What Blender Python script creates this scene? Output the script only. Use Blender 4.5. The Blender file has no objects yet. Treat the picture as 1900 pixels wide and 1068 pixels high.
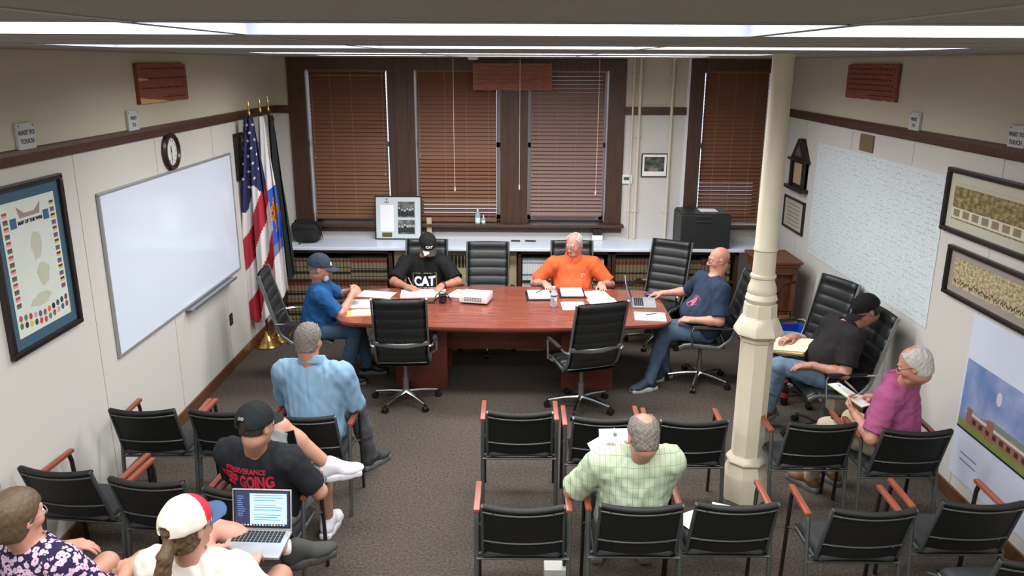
import bpy, bmesh, math, random
import numpy as np
from mathutils import Vector, Matrix, noise
from mathutils.bvhtree import BVHTree
random.seed(7)
R = math.radians
scene = bpy.context.scene
C = scene.collection

# ------------------------------------------------------------------ camera
FPX, TH, YA, RO, H = 1476.2, 0.2754, 0.0054, 0.0044, 3.05
cam = bpy.data.objects.new('camera', bpy.data.cameras.new('camera'))
C.objects.link(cam)
cam.data.sensor_width = 36.0
cam.data.lens = FPX * 36.0 / 1900.0
cam.data.clip_start = 0.02
cam.location = (0, 0, H)
cam.matrix_world = (Matrix.Translation((0, 0, H)) @ Matrix.Rotation(YA, 4, 'Z')
                    @ Matrix.Rotation(math.pi/2 - TH, 4, 'X') @ Matrix.Rotation(RO, 4, 'Z'))
scene.camera = cam

# ------------------------------------------------------------------ world and exposure
w = bpy.data.worlds.new('world'); scene.world = w; w.use_nodes = True
bg = w.node_tree.nodes['Background']
bg.inputs[0].default_value = (0.80, 0.88, 1.0, 1); bg.inputs[1].default_value = 1.3
vs = scene.view_settings
vs.view_transform = 'Standard'; vs.look = 'None'; vs.gamma = 1.0; vs.use_curve_mapping = False
vs.exposure = 0.14

XL, XR, YB, YN, ZC = -2.914, 3.178, 9.672, -1.6, 3.115
ZR = 2.51
GX0, GDX, GY0, GDY = -0.65, 1.21, 1.37, 0.61
TROFFERS = [(k, 0) for k in (-2, -1, 0, 1, 2)] + [(k, 3) for k in (-1, 0, 1)] + [(k, 7) for k in (-1, 0, 1)] + [(k, 10) for k in (-1, 0, 1)] + [(k, -3) for k in (-1, 0, 1)]
LAMP_W, LAMP_SPREAD = 27.0, 165.0

# ------------------------------------------------------------------ helpers
def lin(c):
    out = []
    for v in c[:3]:
        v = v / 255.0
        out.append(v / 12.92 if v <= 0.04045 else ((v + 0.055) / 1.055) ** 2.4)
    return (out[0], out[1], out[2], 1.0)

MATS = {}
def mat(name, col, rough=0.6, metal=0.0, var=0.0, vscale=8.0, bump=0.0, bscale=60.0, spec=0.5, emit=0.0, alpha=1.0, trans=0.0, coat=0.0):
    if name in MATS: return MATS[name]
    m = bpy.data.materials.new(name); m.use_nodes = True
    nt = m.node_tree; N = nt.nodes; L = nt.links
    b = N['Principled BSDF']
    b.inputs['Base Color'].default_value = lin(col)
    b.inputs['Roughness'].default_value = rough
    b.inputs['Metallic'].default_value = metal
    b.inputs['Specular IOR Level'].default_value = spec
    b.inputs['Coat Weight'].default_value = coat
    b.inputs['Transmission Weight'].default_value = trans
    b.inputs['Alpha'].default_value = alpha
    if emit:
        b.inputs['Emission Color'].default_value = lin(col); b.inputs['Emission Strength'].default_value = emit
    tc = N.new('ShaderNodeTexCoord')
    if var:
        n = N.new('ShaderNodeTexNoise'); n.inputs['Scale'].default_value = vscale; n.inputs['Detail'].default_value = 4
        L.new(tc.outputs['Object'], n.inputs['Vector'])
        hs = N.new('ShaderNodeMapRange'); hs.inputs[3].default_value = 1 - var; hs.inputs[4].default_value = 1 + var
        L.new(n.outputs[0], hs.inputs[0])
        mx = N.new('ShaderNodeVectorMath'); mx.operation = 'SCALE'
        mx.inputs[0].default_value = lin(col)[:3]
        L.new(hs.outputs[0], mx.inputs['Scale']); L.new(mx.outputs[0], b.inputs['Base Color'])
    if bump:
        n = N.new('ShaderNodeTexNoise'); n.inputs['Scale'].default_value = bscale; n.inputs['Detail'].default_value = 5
        L.new(tc.outputs['Object'], n.inputs['Vector'])
        bp = N.new('ShaderNodeBump'); bp.inputs['Strength'].default_value = bump; bp.inputs['Distance'].default_value = 0.01
        L.new(n.outputs[0], bp.inputs['Height']); L.new(bp.outputs[0], b.inputs['Normal'])
    MATS[name] = m
    return m

def wood(name, c1, c2, rough=0.35, scale=(1, 12, 12), coat=0.0):
    if name in MATS: return MATS[name]
    m = mat(name, c1, rough, coat=coat); nt = m.node_tree; N = nt.nodes; L = nt.links
    tc = N.new('ShaderNodeTexCoord'); mp = N.new('ShaderNodeMapping'); mp.inputs['Scale'].default_value = scale
    n = N.new('ShaderNodeTexNoise'); n.inputs['Scale'].default_value = 3; n.inputs['Detail'].default_value = 8; n.inputs['Distortion'].default_value = 0.6
    cr = N.new('ShaderNodeValToRGB'); cr.color_ramp.elements[0].position = 0.3; cr.color_ramp.elements[1].position = 0.7
    cr.color_ramp.elements[0].color = lin(c1); cr.color_ramp.elements[1].color = lin(c2)
    L.new(tc.outputs['Object'], mp.inputs[0]); L.new(mp.outputs[0], n.inputs['Vector']); L.new(n.outputs[0], cr.inputs[0])
    L.new(cr.outputs[0], N['Principled BSDF'].inputs['Base Color'])
    return m

def bands(name, stops, axis=2, lo=0.0, hi=1.0, rough=0.7):
    """constant colour bands along an object axis; stops = [(position 0..1, colour)]"""
    m = mat(name, stops[0][1], rough); nt = m.node_tree; N = nt.nodes; L = nt.links
    tc = N.new('ShaderNodeTexCoord'); sp = N.new('ShaderNodeSeparateXYZ'); mr = N.new('ShaderNodeMapRange')
    mr.inputs[1].default_value = lo; mr.inputs[2].default_value = hi
    cr = N.new('ShaderNodeValToRGB'); cr.color_ramp.interpolation = 'CONSTANT'
    e = cr.color_ramp.elements
    while len(e) < len(stops): e.new(0.5)
    for i, (p, c) in enumerate(stops): e[i].position = p
    for i, (p, c) in enumerate(stops): e[i].color = lin(c)
    L.new(tc.outputs['Object'], sp.inputs[0]); L.new(sp.outputs[axis], mr.inputs[0]); L.new(mr.outputs[0], cr.inputs[0])
    L.new(cr.outputs[0], N['Principled BSDF'].inputs['Base Color'])
    return m

ROOTM = {}
def tag(o, label=None, cat=None, group=None, kind=None):
    if label: o['label'] = label
    if cat: o['category'] = cat
    if group: o['group'] = group
    if kind: o['kind'] = kind
    return o

def thing(name, label, cat, loc=(0, 0, 0), rz=0.0, group=None):
    o = bpy.data.objects.new(name, None); C.objects.link(o)
    o.empty_display_size = 0.05
    o.location = loc; o.rotation_euler = (0, 0, rz)
    ROOTM[o.name] = Matrix.Translation(loc) @ Matrix.Rotation(rz, 4, 'Z')
    return tag(o, label, cat, group)

def copytree(o, parent=None):
    c = o.copy(); C.objects.link(c)
    if parent: c.parent = parent
    for ch in list(o.children): copytree(ch, c)
    return c

class B:
    def __init__(s): s.bm = bmesh.new(); s.mi = 0
    def _fin(s, geom_v, M=None):
        if M is not None: bmesh.ops.transform(s.bm, matrix=M, verts=geom_v)
        fs = set()
        for v in geom_v:
            for f in v.link_faces: fs.add(f)
        for f in fs: f.material_index = s.mi
        return geom_v
    def box(s, c, size, rot=None, bev=0.0):
        r = bmesh.ops.create_cube(s.bm, size=1.0)['verts']
        bmesh.ops.scale(s.bm, vec=size, verts=r)
        if bev:
            es = list({e for v in r for e in v.link_edges})
            q = bmesh.ops.bevel(s.bm, geom=es, offset=bev, segments=2, affect='EDGES', profile=0.6)
            r = list({v for f in q['faces'] for v in f.verts} | {v for v in r if v.is_valid})
        M = Matrix.Translation(c)
        if rot is not None: M = M @ (rot.to_4x4() if isinstance(rot, Matrix) else Matrix.Rotation(rot[2], 4, 'Z') @ Matrix.Rotation(rot[1], 4, 'Y') @ Matrix.Rotation(rot[0], 4, 'X'))
        return s._fin(r, M)
    def b2(s, x0, x1, y0, y1, z0, z1, bev=0.0):
        return s.box(((x0+x1)/2, (y0+y1)/2, (z0+z1)/2), (abs(x1-x0), abs(y1-y0), abs(z1-z0)), None, bev)
    def tube(s, pts, r, n=8, closed=False, flat=None, cap=True):
        pts = [Vector(p) for p in pts]; m = len(pts); rings = []
        prev = None
        for i, p in enumerate(pts):
            a = pts[(i-1) % m] if (i > 0 or closed) else pts[i]
            b = pts[(i+1) % m] if (i < m-1 or closed) else pts[i]
            t = (b - a)
            if t.length < 1e-9: t = Vector((0, 0, 1))
            t.normalize()
            if prev is None:
                ref = Vector((0, 0, 1)) if abs(t.z) < 0.9 else Vector((0, 1, 0))
                u = ref.cross(t).normalized()
            else:
                u = (prev - t * prev.dot(t))
                u = u.normalized() if u.length > 1e-6 else Vector((1, 0, 0))
            prev = u; v = t.cross(u)
            rr = r[i] if isinstance(r, (list, tuple)) else r
            fx, fy = flat if flat else (1, 1)
            rings.append([s.bm.verts.new(p + u*(math.cos(2*math.pi*k/n)*rr*fx) + v*(math.sin(2*math.pi*k/n)*rr*fy)) for k in range(n)])
        for i in range(m if closed else m-1):
            A, Bq = rings[i], rings[(i+1) % m]
            for k in range(n):
                f = s.bm.faces.new((A[k], A[(k+1) % n], Bq[(k+1) % n], Bq[k])); f.material_index = s.mi
        if cap and not closed:
            for q, rev in ((rings[0], True), (rings[-1], False)):
                f = s.bm.faces.new(list(reversed(q)) if rev else q); f.material_index = s.mi
        return s
    def cyl(s, p, q, r, r2=None, n=16): return s.tube([p, q], [r, r if r2 is None else r2], n)
    def lathe(s, prof, n=24, c=(0, 0, 0), rot=0.0):
        c = Vector(c); rings = []
        for (r, z) in prof:
            rings.append([s.bm.verts.new(c + Vector((r*math.cos(2*math.pi*k/n+rot), r*math.sin(2*math.pi*k/n+rot), z))) for k in range(n)])
        for i in range(len(prof)-1):
            for k in range(n):
                f = s.bm.faces.new((rings[i][k], rings[i][(k+1) % n], rings[i+1][(k+1) % n], rings[i+1][k])); f.material_index = s.mi
        for q in (list(reversed(rings[0])), rings[-1]):
            f = s.bm.faces.new(q); f.material_index = s.mi
        return s
    def ball(s, c, r, n=12, rot=None):
        q = bmesh.ops.create_uvsphere(s.bm, u_segments=n*2, v_segments=n, radius=1.0)['verts']
        rr = r if isinstance(r, (tuple, list)) else (r, r, r)
        bmesh.ops.scale(s.bm, vec=rr, verts=q)
        M = Matrix.Translation(c)
        if rot is not None: M = M @ rot.to_4x4()
        return s._fin(q, M)
    def prism(s, pts, z0, z1, M=None):
        a = [s.bm.verts.new((x, y, z0)) for x, y in pts]; b = [s.bm.verts.new((x, y, z1)) for x, y in pts]
        n = len(pts); fs = [s.bm.faces.new(list(reversed(a))), s.bm.faces.new(b)]
        for k in range(n): fs.append(s.bm.faces.new((a[k], a[(k+1) % n], b[(k+1) % n], b[k])))
        for f in fs: f.material_index = s.mi
        if M is not None: bmesh.ops.transform(s.bm, matrix=M, verts=a+b)
        return s
    def grid(s, fn, nu, nv, mfn=None, thick=0.0):
        V = [[s.bm.verts.new(fn(i/nu, j/nv)) for j in range(nv+1)] for i in range(nu+1)]
        fl = []
        for i in range(nu):
            for j in range(nv):
                f = s.bm.faces.new((V[i][j], V[i+1][j], V[i+1][j+1], V[i][j+1]))
                f.material_index = mfn((i+.5)/nu, (j+.5)/nv) if mfn else s.mi
                fl.append(f)
        if thick:
            bmesh.ops.recalc_face_normals(s.bm, faces=fl)
            q = bmesh.ops.solidify(s.bm, geom=fl, thickness=thick)
        return s
    def obj(s, name, m, parent=None, loc=None, world=False, smooth=False, rz=0.0, normals=True):
        if normals: bmesh.ops.recalc_face_normals(s.bm, faces=s.bm.faces[:])
        me = bpy.data.meshes.new(name)
        if parent is not None and world:
            s.bm.transform(ROOTM[parent.name].inverted())
        if parent is None and loc is not None and world:
            s.bm.transform(Matrix.Translation(loc).inverted())
        s.bm.to_mesh(me); s.bm.free()
        for q in (m if isinstance(m, (list, tuple)) else [m]): me.materials.append(q)
        if smooth:
            me.polygons.foreach_set('use_smooth', [True]*len(me.polygons))
            if smooth != 'all':
                me.set_sharp_from_angle(angle=R(35))
        o = bpy.data.objects.new(name, me); C.objects.link(o)
        if parent is not None:
            o.parent = parent
        if loc is not None: o.location = loc
        if rz: o.rotation_euler = (0, 0, rz)
        return o

def struct(name, b, m, **k):
    o = b.obj(name, m, **k); o['kind'] = 'structure'; return o

def ray(u, v):
    a, b = (u-950)/FPX, (v-534)/FPX
    a, b = math.cos(RO)*a + math.sin(RO)*b, -math.sin(RO)*a + math.cos(RO)*b
    y = math.cos(TH) - b*math.sin(TH); z = -math.sin(TH) - b*math.cos(TH)
    return Vector((math.cos(YA)*a - math.sin(YA)*y, math.sin(YA)*a + math.cos(YA)*y, z))
def at(u, v, x=None, y=None, z=None):
    """place of a thing seen at (u, v) on a known height or wall"""
    r = ray(u, v)
    t = (z-H)/r.z if z is not None else (x/r.x if x is not None else y/r.y)
    return Vector((0, 0, H)) + r*t

def text_mesh(body, size, font_bold=0.0, extrude=0.0008, align='CENTER', xs=1.0, shear=0.0):
    cu = bpy.data.curves.new('t', 'FONT'); cu.body = body; cu.size = size; cu.extrude = extrude
    cu.align_x = align; cu.align_y = 'CENTER'; cu.offset = font_bold; cu.shear = shear; cu.resolution_u = 3
    o = bpy.data.objects.new('t', cu); C.objects.link(o)
    bpy.context.view_layer.update()
    me = bpy.data.meshes.new_from_object(o.evaluated_get(bpy.context.evaluated_depsgraph_get()))
    bpy.data.objects.remove(o); bpy.data.curves.remove(cu)
    if xs != 1.0:
        for v in me.vertices: v.co.x *= xs
    return me

def frame_M(origin, xdir, ydir):
    x = Vector(xdir).normalized(); y = Vector(ydir); y = (y - x*y.dot(x)).normalized(); z = x.cross(y)
    return Matrix(((x.x, y.x, z.x, origin[0]), (x.y, y.y, z.y, origin[1]), (x.z, y.z, z.z, origin[2]), (0, 0, 0, 1)))

def put_text(name, body, size, M, m, parent, bold=0.0, xs=1.0, shear=0.0, wrap=None, cut=0, label=None):
    """lettering laid on plane M (world); wrap = BVH to drape it on along -Z of M"""
    me = text_mesh(body, size, bold, 0.0008, xs=xs, shear=shear)
    bm = bmesh.new(); bm.from_mesh(me)
    if wrap is not None:
        bmesh.ops.triangulate(bm, faces=bm.faces[:])
        for _ in range(cut or 1):
            es = [e for e in bm.edges if e.calc_length() > size*0.12]
            if es: bmesh.ops.subdivide_edges(bm, edges=es, cuts=1)
            bmesh.ops.triangulate(bm, faces=bm.faces[:])
    bm.transform(M)
    if wrap is not None:
        d = -(M.to_3x3() @ Vector((0, 0, 1)))
        nz = -d; O = M.translation
        for v in bm.verts:
            h = (v.co - O).dot(nz)
            p = v.co - nz*h
            hit = wrap.ray_cast(p + nz*0.4, d, 0.9)
            if hit[0] is None: hit = wrap.find_nearest(p)
            if hit[0] is not None: v.co = hit[0] + nz*(0.0035 + h)
    if parent is not None: bm.transform(ROOTM[parent.name].inverted())
    me2 = bpy.data.meshes.new(name); bm.to_mesh(me2); bm.free(); me2.materials.append(m)
    o = bpy.data.objects.new(name, me2); C.objects.link(o)
    if parent is not None: o.parent = parent
    if label: o['label'] = label
    return o

# ------------------------------------------------------------------ common materials
M_wood_trim = wood('brown_trim', (84, 52, 36), (62, 37, 26), 0.45)
M_base = wood('oak_baseboard', (104, 66, 42), (74, 46, 30), 0.45)
M_casing = wood('window_casing_wood', (80, 54, 40), (58, 38, 28), 0.42, (14, 14, 1))
M_chrome = mat('chrome', (200, 200, 200), 0.18, 1.0)
M_alu = mat('grey_metal', (140, 142, 140), 0.38, 0.75)
M_dark = mat('black_plastic', (20, 20, 20), 0.45)
M_leather = mat('black_leather', (26, 28, 28), 0.42, var=0.15, bump=0.15, bscale=120)
M_ribs = mat('ribbed_black_leather', (34, 36, 37), 0.40, var=0.12, bump=0.12, bscale=120)
M_mesh = mat('black_mesh_fabric', (13, 14, 13), 0.62, bump=0.2, bscale=400)
M_seat = mat('charcoal_seat_fabric', (42, 44, 47), 0.7, bump=0.2, bscale=300)
M_armw = wood('reddish_wood_armrest', (148, 80, 60), (122, 60, 44), 0.35, (12, 1, 12))
M_frame_g = mat('grey_chair_frame', (84, 88, 86), 0.4, 0.5)
M_paper = mat('white_paper', (238, 238, 238), 0.7)
M_ink = mat('grey_print', (120, 122, 128), 0.8)
M_white = mat('white_plastic', (225, 225, 222), 0.4)
M_brass = mat('polished_brass', (214, 178, 104), 0.2, 1.0)
M_black = mat('black_paint', (16, 16, 17), 0.5)

# ------------------------------------------------------------------ room shell
def wall_mat(name, c, bump=0.05): return mat(name, c, 0.75, var=0.03, vscale=1.5, bump=bump, bscale=250)
M_upper = wall_mat('tan_wall_paint', (192, 186, 163))
M_lower = wall_mat('pale_panel_paint', (200, 196, 190))
# carpet
M_carpet = mat('carpet', (98, 87, 78), 0.95, spec=0.1)
nt = M_carpet.node_tree; N = nt.nodes; L = nt.links
tc = N.new('ShaderNodeTexCoord'); n1 = N.new('ShaderNodeTexNoise'); n1.inputs['Scale'].default_value = 55; n1.inputs['Detail'].default_value = 6
n1.inputs['Roughness'].default_value = 0.75
cr = N.new('ShaderNodeValToRGB'); cr.color_ramp.elements[0].position = .33; cr.color_ramp.elements[1].position = .68
cr.color_ramp.elements[0].color = lin((50, 45, 42)); cr.color_ramp.elements[1].color = lin((98, 89, 82))
L.new(tc.outputs['Object'], n1.inputs['Vector']); L.new(n1.outputs[0], cr.inputs[0]); L.new(cr.outputs[0], N['Principled BSDF'].inputs['Base Color'])
bp = N.new('ShaderNodeBump'); bp.inputs['Strength'].default_value = .5; bp.inputs['Distance'].default_value = .01
L.new(n1.outputs[0], bp.inputs['Height']); L.new(bp.outputs[0], N['Principled BSDF'].inputs['Normal'])

b = B(); b.b2(XL-.1, XR+.1, YN-.1, YB+.4, -.1, 0); struct('floor', b, M_carpet)

def side_wall(name, x, sgn):
    b = B()
    b.mi = 0; b.b2(x, x+sgn*.12, YN, YB+.4, 0, ZR)
    b.mi = 1; b.b2(x, x+sgn*.12, YN, YB+.4, ZR, ZC+.25)
    b.mi = 2
    y = 0.35
    while y < YB:                                   # joints between the wall panels
        b.b2(x-sgn*.0015, x+sgn*.002, y-.002, y+.002, .1, ZR-.05); y += 1.22
    return struct(name, b, [M_lower, M_upper, mat('panel_joint', (150, 145, 136), .8)])
side_wall('wall_left', XL, -1); side_wall('wall_right', XR, 1)

# back wall with two window openings
OP1 = (-2.66, 1.22, 1.15, ZC-.03)
OP2 = (2.08, 3.10, 1.15, ZC-.03)
b = B()
for (x0, x1) in ((XL-.1, OP1[0]), (OP1[1], OP2[0]), (OP2[1], XR+.1)):
    b.mi = 0; b.b2(x0, x1, YB, YB+.38, 0, ZR)
    b.mi = 1; b.b2(x0, x1, YB, YB+.38, ZR, ZC+.25)
for o in (OP1, OP2):
    b.mi = 0; b.b2(o[0], o[1], YB, YB+.38, 0, o[2])
    b.mi = 1; b.b2(o[0], o[1], YB, YB+.38, o[3], ZC+.25)
struct('wall_back', b, [M_lower, M_upper])
b = B(); b.b2(XL-.1, XR+.1, YN-.12, YN, 0, ZC+.25); struct('wall_front', b, M_upper)

# chair rails and baseboards
def rail(x, sgn):
    b = B()
    pr = [(0, -.045), (.018, -.045), (.026, -.02), (.03, .015), (.024, .038), (0, .045)]
    b.prism([(p[0], p[1]) for p in pr], YN, YB, Matrix(((-sgn, 0, 0, x), (0, 0, 1, 0), (0, 1, 0, ZR), (0, 0, 0, 1))))
    return b
struct('trim_1', rail(XL, -1), M_wood_trim); struct('trim_2', rail(XR, 1), M_wood_trim)
b = B()
for (x0, x1) in ((XL+.03, -2.72), (1.28, 2.01)): b.b2(x0, x1, YB-.028, YB, ZR-.045, ZR+.045, .006)
struct('trim_3', b, M_wood_trim)
b = B(); b.b2(XL, XL+.018, YN, 9.1, 0, .11, .004); struct('baseboard_left', b, M_base)
b = B(); b.b2(XR-.018, XR, YN, 9.1, 0, .11, .004); struct('baseboard_right', b, M_base)

# ceiling: lay-in tiles between T bars, with open cells for the light fixtures
M_tile = mat('ceiling_tile', (150, 146, 140), 0.9, var=0.06, vscale=60, bump=0.5, bscale=90, spec=.1)
M_tbar = mat('ceiling_grid', (150, 146, 140), .6)
b = B(); g = B(); cells = set(TROFFERS)
for k in range(-3, 4):
    for j in range(-6, 15):
        x0, x1 = max(GX0+k*GDX, XL), min(GX0+(k+1)*GDX, XR); y0, y1 = max(GY0+j*GDY, YN), min(GY0+(j+1)*GDY, YB)
        if x1-x0 < .01 or y1-y0 < .01 or (k, j) in cells: continue
        b.b2(x0+.008, x1-.008, y0+.008, y1-.008, ZC, ZC+.016)
for k in range(-2, 4):
    x = GX0+k*GDX
    if XL < x < XR: g.b2(x-.010, x+.010, YN, YB, ZC-.002, ZC+.02)
for j in range(-6, 15):
    y = GY0+j*GDY
    if YN < y < YB: g.b2(XL, XR, y-.010, y+.010, ZC-.0015, ZC+.02)
g.b2(XL, XR, YN, YB, ZC+.2, ZC+.25)
ce = struct('ceiling', b, M_tile)
gg = g.obj('ceiling_grid', M_tbar, ce)

M_refl = mat('white_enamel_reflector', (138, 144, 158), .5)
M_lens = mat('light_lens', (235, 240, 255), .5, emit=.95)
area = bpy.data.lights.new('troffer_lamp', 'AREA'); area.shape = 'RECTANGLE'
area.size = 1.14; area.size_y = .54; area.energy = LAMP_W; area.color = (1.0, 1.0, 0.985); area.spread = R(LAMP_SPREAD)
area2 = area.copy(); area2.energy = LAMP_W*1.35
rowname = {0: 'nearest row', 3: 'second row', 7: 'third row', 10: 'farthest row', -3: 'row behind the viewer'}
colname = {-2: 'beside the left wall', -1: 'left of the middle', 0: 'in the middle', 1: 'right of the middle', 2: 'beside the right wall'}
proto = None
for (k, j) in TROFFERS:
    x0, x1 = max(GX0+k*GDX, XL), min(GX0+(k+1)*GDX, XR); y0, y1 = GY0+j*GDY, GY0+(j+1)*GDY
    wx, wy = (x1-x0)/2-.012, (y1-y0)/2-.012
    t = thing('ceiling_light', 'recessed rectangular fluorescent ceiling light, %s, %s' % (rowname[j], colname[k]), 'ceiling light', ((x0+x1)/2, (y0+y1)/2, ZC), 0, 'recessed ceiling lights')
    b = B(); hh = .085
    for (a0, a1, c0, c1) in ((-wx, wx, wy-.004, wy), (-wx, wx, -wy, -wy+.004), (-wx, -wx+.004, -wy, wy), (wx-.004, wx, -wy, wy)):
        b.b2(a0, a1, c0, c1, -.003, hh)
    b.b2(-wx, wx, -wy, wy, hh+.006, hh+.012)
    b.obj('housing', M_refl, t)
    b = B(); b.b2(-wx+.006, wx-.006, -wy+.006, wy-.006, hh-.004, hh+.004); b.obj('diffuser', M_lens, t)
    la = bpy.data.objects.new('lamp', area2 if j >= 7 else area); C.objects.link(la); la.parent = t; la.location = (0, 0, hh-.012)
    if x1-x0 < 1.1: la.scale = ((x1-x0-.05)/1.2, 1, 1)

# window casing
def casing(name, parts, loc):
    b = B()
    for p in parts: b.b2(*p, .006)
    return struct(name, b, M_casing)
YF = YB-.03
wins = [(-2.50, -1.53), (-1.22, -.20), (.13, 1.08)]
t = struct('window_1', (lambda b: (b.b2(-2.71, -2.50, YF, YB+.04, 1.15, ZC-.02, .006), b.b2(-1.53, -1.22, YF, YB+.16, 1.15, ZC-.02, .006),
     b.b2(-.20, .13, YF, YB+.16, 1.15, ZC-.02, .006), b.b2(1.08, 1.28, YF, YB+.04, 1.15, ZC-.02, .006), b.b2(-2.71, 1.28, YF+.006, YB+.16, ZC-.15, ZC-.015, .004),
     b.b2(-1.45, -1.30, YF-.015, YF, 1.15, ZC-.02, .004), b.b2(-.11, .04, YF-.015, YF, 1.15, ZC-.02, .004), b)[-1])(B()), M_casing)
b = B(); b.b2(-2.75, 1.31, YB-.12, YB+.2, 1.115, 1.15, .006); b.b2(-2.72, 1.29, YB-.03, YB, 1.04, 1.115, .004); b.obj('window_sill', M_casing, t)
M_jamb = mat('white_sash_paint', (215, 212, 210), .5)
M_glass = mat('window_glass', (250, 252, 255), .02, trans=1.0, spec=.5)
def sash(x0, x1, parent):
    b = B(); y = YB+.24
    for q in ((x0, x0+.05), (x1-.05, x1)): b.b2(q[0], q[1], y, y+.05, 1.15, ZC-.1)
    for z in (1.15, 2.05, ZC-.16): b.b2(x0, x1, y, y+.05, z, z+.06)
    for q in (x0-.01, x1): b.b2(q, q+.012, YB+.04, y, 1.15, ZC-.1)
    s = b.obj('sash', M_jamb, parent)
    b = B(); b.b2(x0+.05, x1-.05, y+.02, y+.026, 1.2, ZC-.15); b.obj('pane', M_glass, s)
for x0, x1 in wins: sash(x0, x1, t)
t4 = struct('window_2', (lambda b: (b.b2(2.04, 2.20, YF, YB+.04, 1.12, ZC-.02, .006), b.b2(3.00, 3.15, YF, YB+.04, 1.12, ZC-.02, .006),
     b.b2(2.04, 3.15, YF+.006, YB+.16, ZC-.15, ZC-.015, .004), b)[-1])(B()), M_casing)
b = B(); b.b2(2.02, 3.16, YB-.10, YB+.2, 1.10, 1.14, .006); b.obj('window_sill', M_casing, t4)
sash(2.20, 3.00, t4)
b = B(); b.b2(2.0, 2.035, YB-.02, YB, .98, ZC, .003); struct('trim_4', b, mat('white_trim', (220, 222, 228), .5))

# venetian blinds
M_slat = mat('brown_blind_slat', (122, 80, 56), .55, var=.05, vscale=3)
M_slatp = mat('mauve_brown_blind_slat', (134, 106, 98), .55, var=.05, vscale=3)
M_cord = mat('tan_blind_cord', (186, 160, 130), .7)
def blind(x0, x1, zb, ang, m, label, cordx, tails):
    cx = (x0+x1)/2; wd = x1-x0; y = YB+.055; top = ZC-.10
    t = thing('window_blind', label, 'blind', (cx, y, zb), 0, 'brown slatted blinds in the tall windows')
    b = B(); b.b2(-wd/2, wd/2, -.035, .035, top-zb-.07, top-zb, .004); b.obj('headrail', m, t)
    b = B(); n = int((top-zb-.09)/.0455); pitch = (top-zb-.075)/n
    for i in range(n):
        z = .03+i*pitch; a = ang(i, n)
        b.box((0, 0, z), (wd-.006, .052, .003), (R(a), 0, 0))
    b.obj('slats', m, t)
    b = B(); b.b2(-wd/2, wd/2, -.022, .022, -.012, .010, .004); b.obj('bottom_rail', m, t)
    b = B()
    for c in cordx:
        xx = (c-.5)*wd
        b.tube([(xx, -.033, 0), (xx, -.034, top-zb-.07)], .0011, 5)
        for i in range(n):
            if (i*7+int(c*10)) % 3: b.ball((xx, -.034, .03+i*pitch+.022), (.0022, .0018, .006), 3)
    b.obj('ladder_cord', M_cord, t)
    if tails:
        b = B()
        for (xx, z) in tails:
            b.tube([(xx, -.04, z-zb), (xx, -.042, top-zb-.07)], .0014, 5); b.lathe([(.003, .018), (.006, 0), (.006, -.015), (.002, -.018)], 8, (xx, -.04, z-zb-.01))
        b.obj('pull_cord', M_cord, t)
    return t
blind(-2.475, -1.56, 1.20, lambda i, n: 67 if i < n*.55 else 60, M_slat, 'closed brown slatted blind in the left tall window behind the flags', (.28, .55), [(-.42, 1.95), (.42, 1.75)])
blind(-1.195, -.245, 1.17, lambda i, n: 34 if i < 5 else (54 if i < 16 else 66), M_slat, 'brown slatted blind in the middle tall window, lowest slats tilted open', (.35, .62, .9), [(-.45, 1.98)])
blind(.165, 1.045, 1.24, lambda i, n: 56, M_slatp, 'mauve brown blind in the third tall window beside the thermostat, raised slightly', (.12, .36, .62), [(-.42, 1.75)])
blind(2.225, 2.975, 1.18, lambda i, n: 46 if i < 11 else (56 if i < 15 else 66), M_slat, 'brown slatted blind in the window behind the column, lower slats tilted open', (.2, .48, .78), None)

# ------------------------------------------------------------------ column
M_cream = mat('cream_column_paint', (208, 198, 176), .35, var=.03, vscale=3)
CX, CY = 1.68, 5.24
b = B()
def octa(prof): b.lathe([(r/math.cos(math.pi/8), z) for r, z in prof], 8, (CX, CY, 0), math.pi/8)
t = struct('trim_5', (lambda: (octa([(.150, 0), (.150, .18), (.142, .195), (.125, .255), (.120, .27), (.135, .295), (.128, .315), (.108, .34), (.104, .35), (.104, 1.20), (.112, 1.21), (.112, 1.23),
      (.155, 1.265), (.155, 1.285), (.115, 1.375), (.106, 1.385), (.102, 1.475), (.094, 1.48)]),
      b.lathe([(.082, 1.47), (.100, 1.485), (.108, 1.51), (.100, 1.535), (.092, 1.545), (.098, 1.56), (.094, 1.59), (.080, 1.63), (.078, 1.65), (.086, 1.66), (.086, 1.675), (.076, 1.685),
               (.073, 1.84), (.081, 1.848), (.081, 1.86), (.074, 1.87), (.068, 3.0), (.068, ZC+.05)], 28, (CX, CY, 0)), b)[-1])(), M_cream, smooth=True)

# conduits on the back wall
for i, (x, r) in enumerate(((1.37, .011), (1.45, .018), (1.83, .018))):
    b = B(); b.tube([(0, 0, .97), (0, 0, ZC)], r, 10)
    for z in (1.3, 2.2, 2.9): b.b2(-r*1.8, r*1.8, -.002, .022, z, z+.03, .002)
    tag(b.obj('conduit_pipe', M_cream, loc=(x, YB-.025, 0), smooth=True), ['thin cream conduit pipe nearest the thermostat running up the back wall', 'thicker cream conduit pipe beside the thin one on the back wall', 'cream conduit pipe on the back wall right of the small photo'][i], 'pipe')

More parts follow.
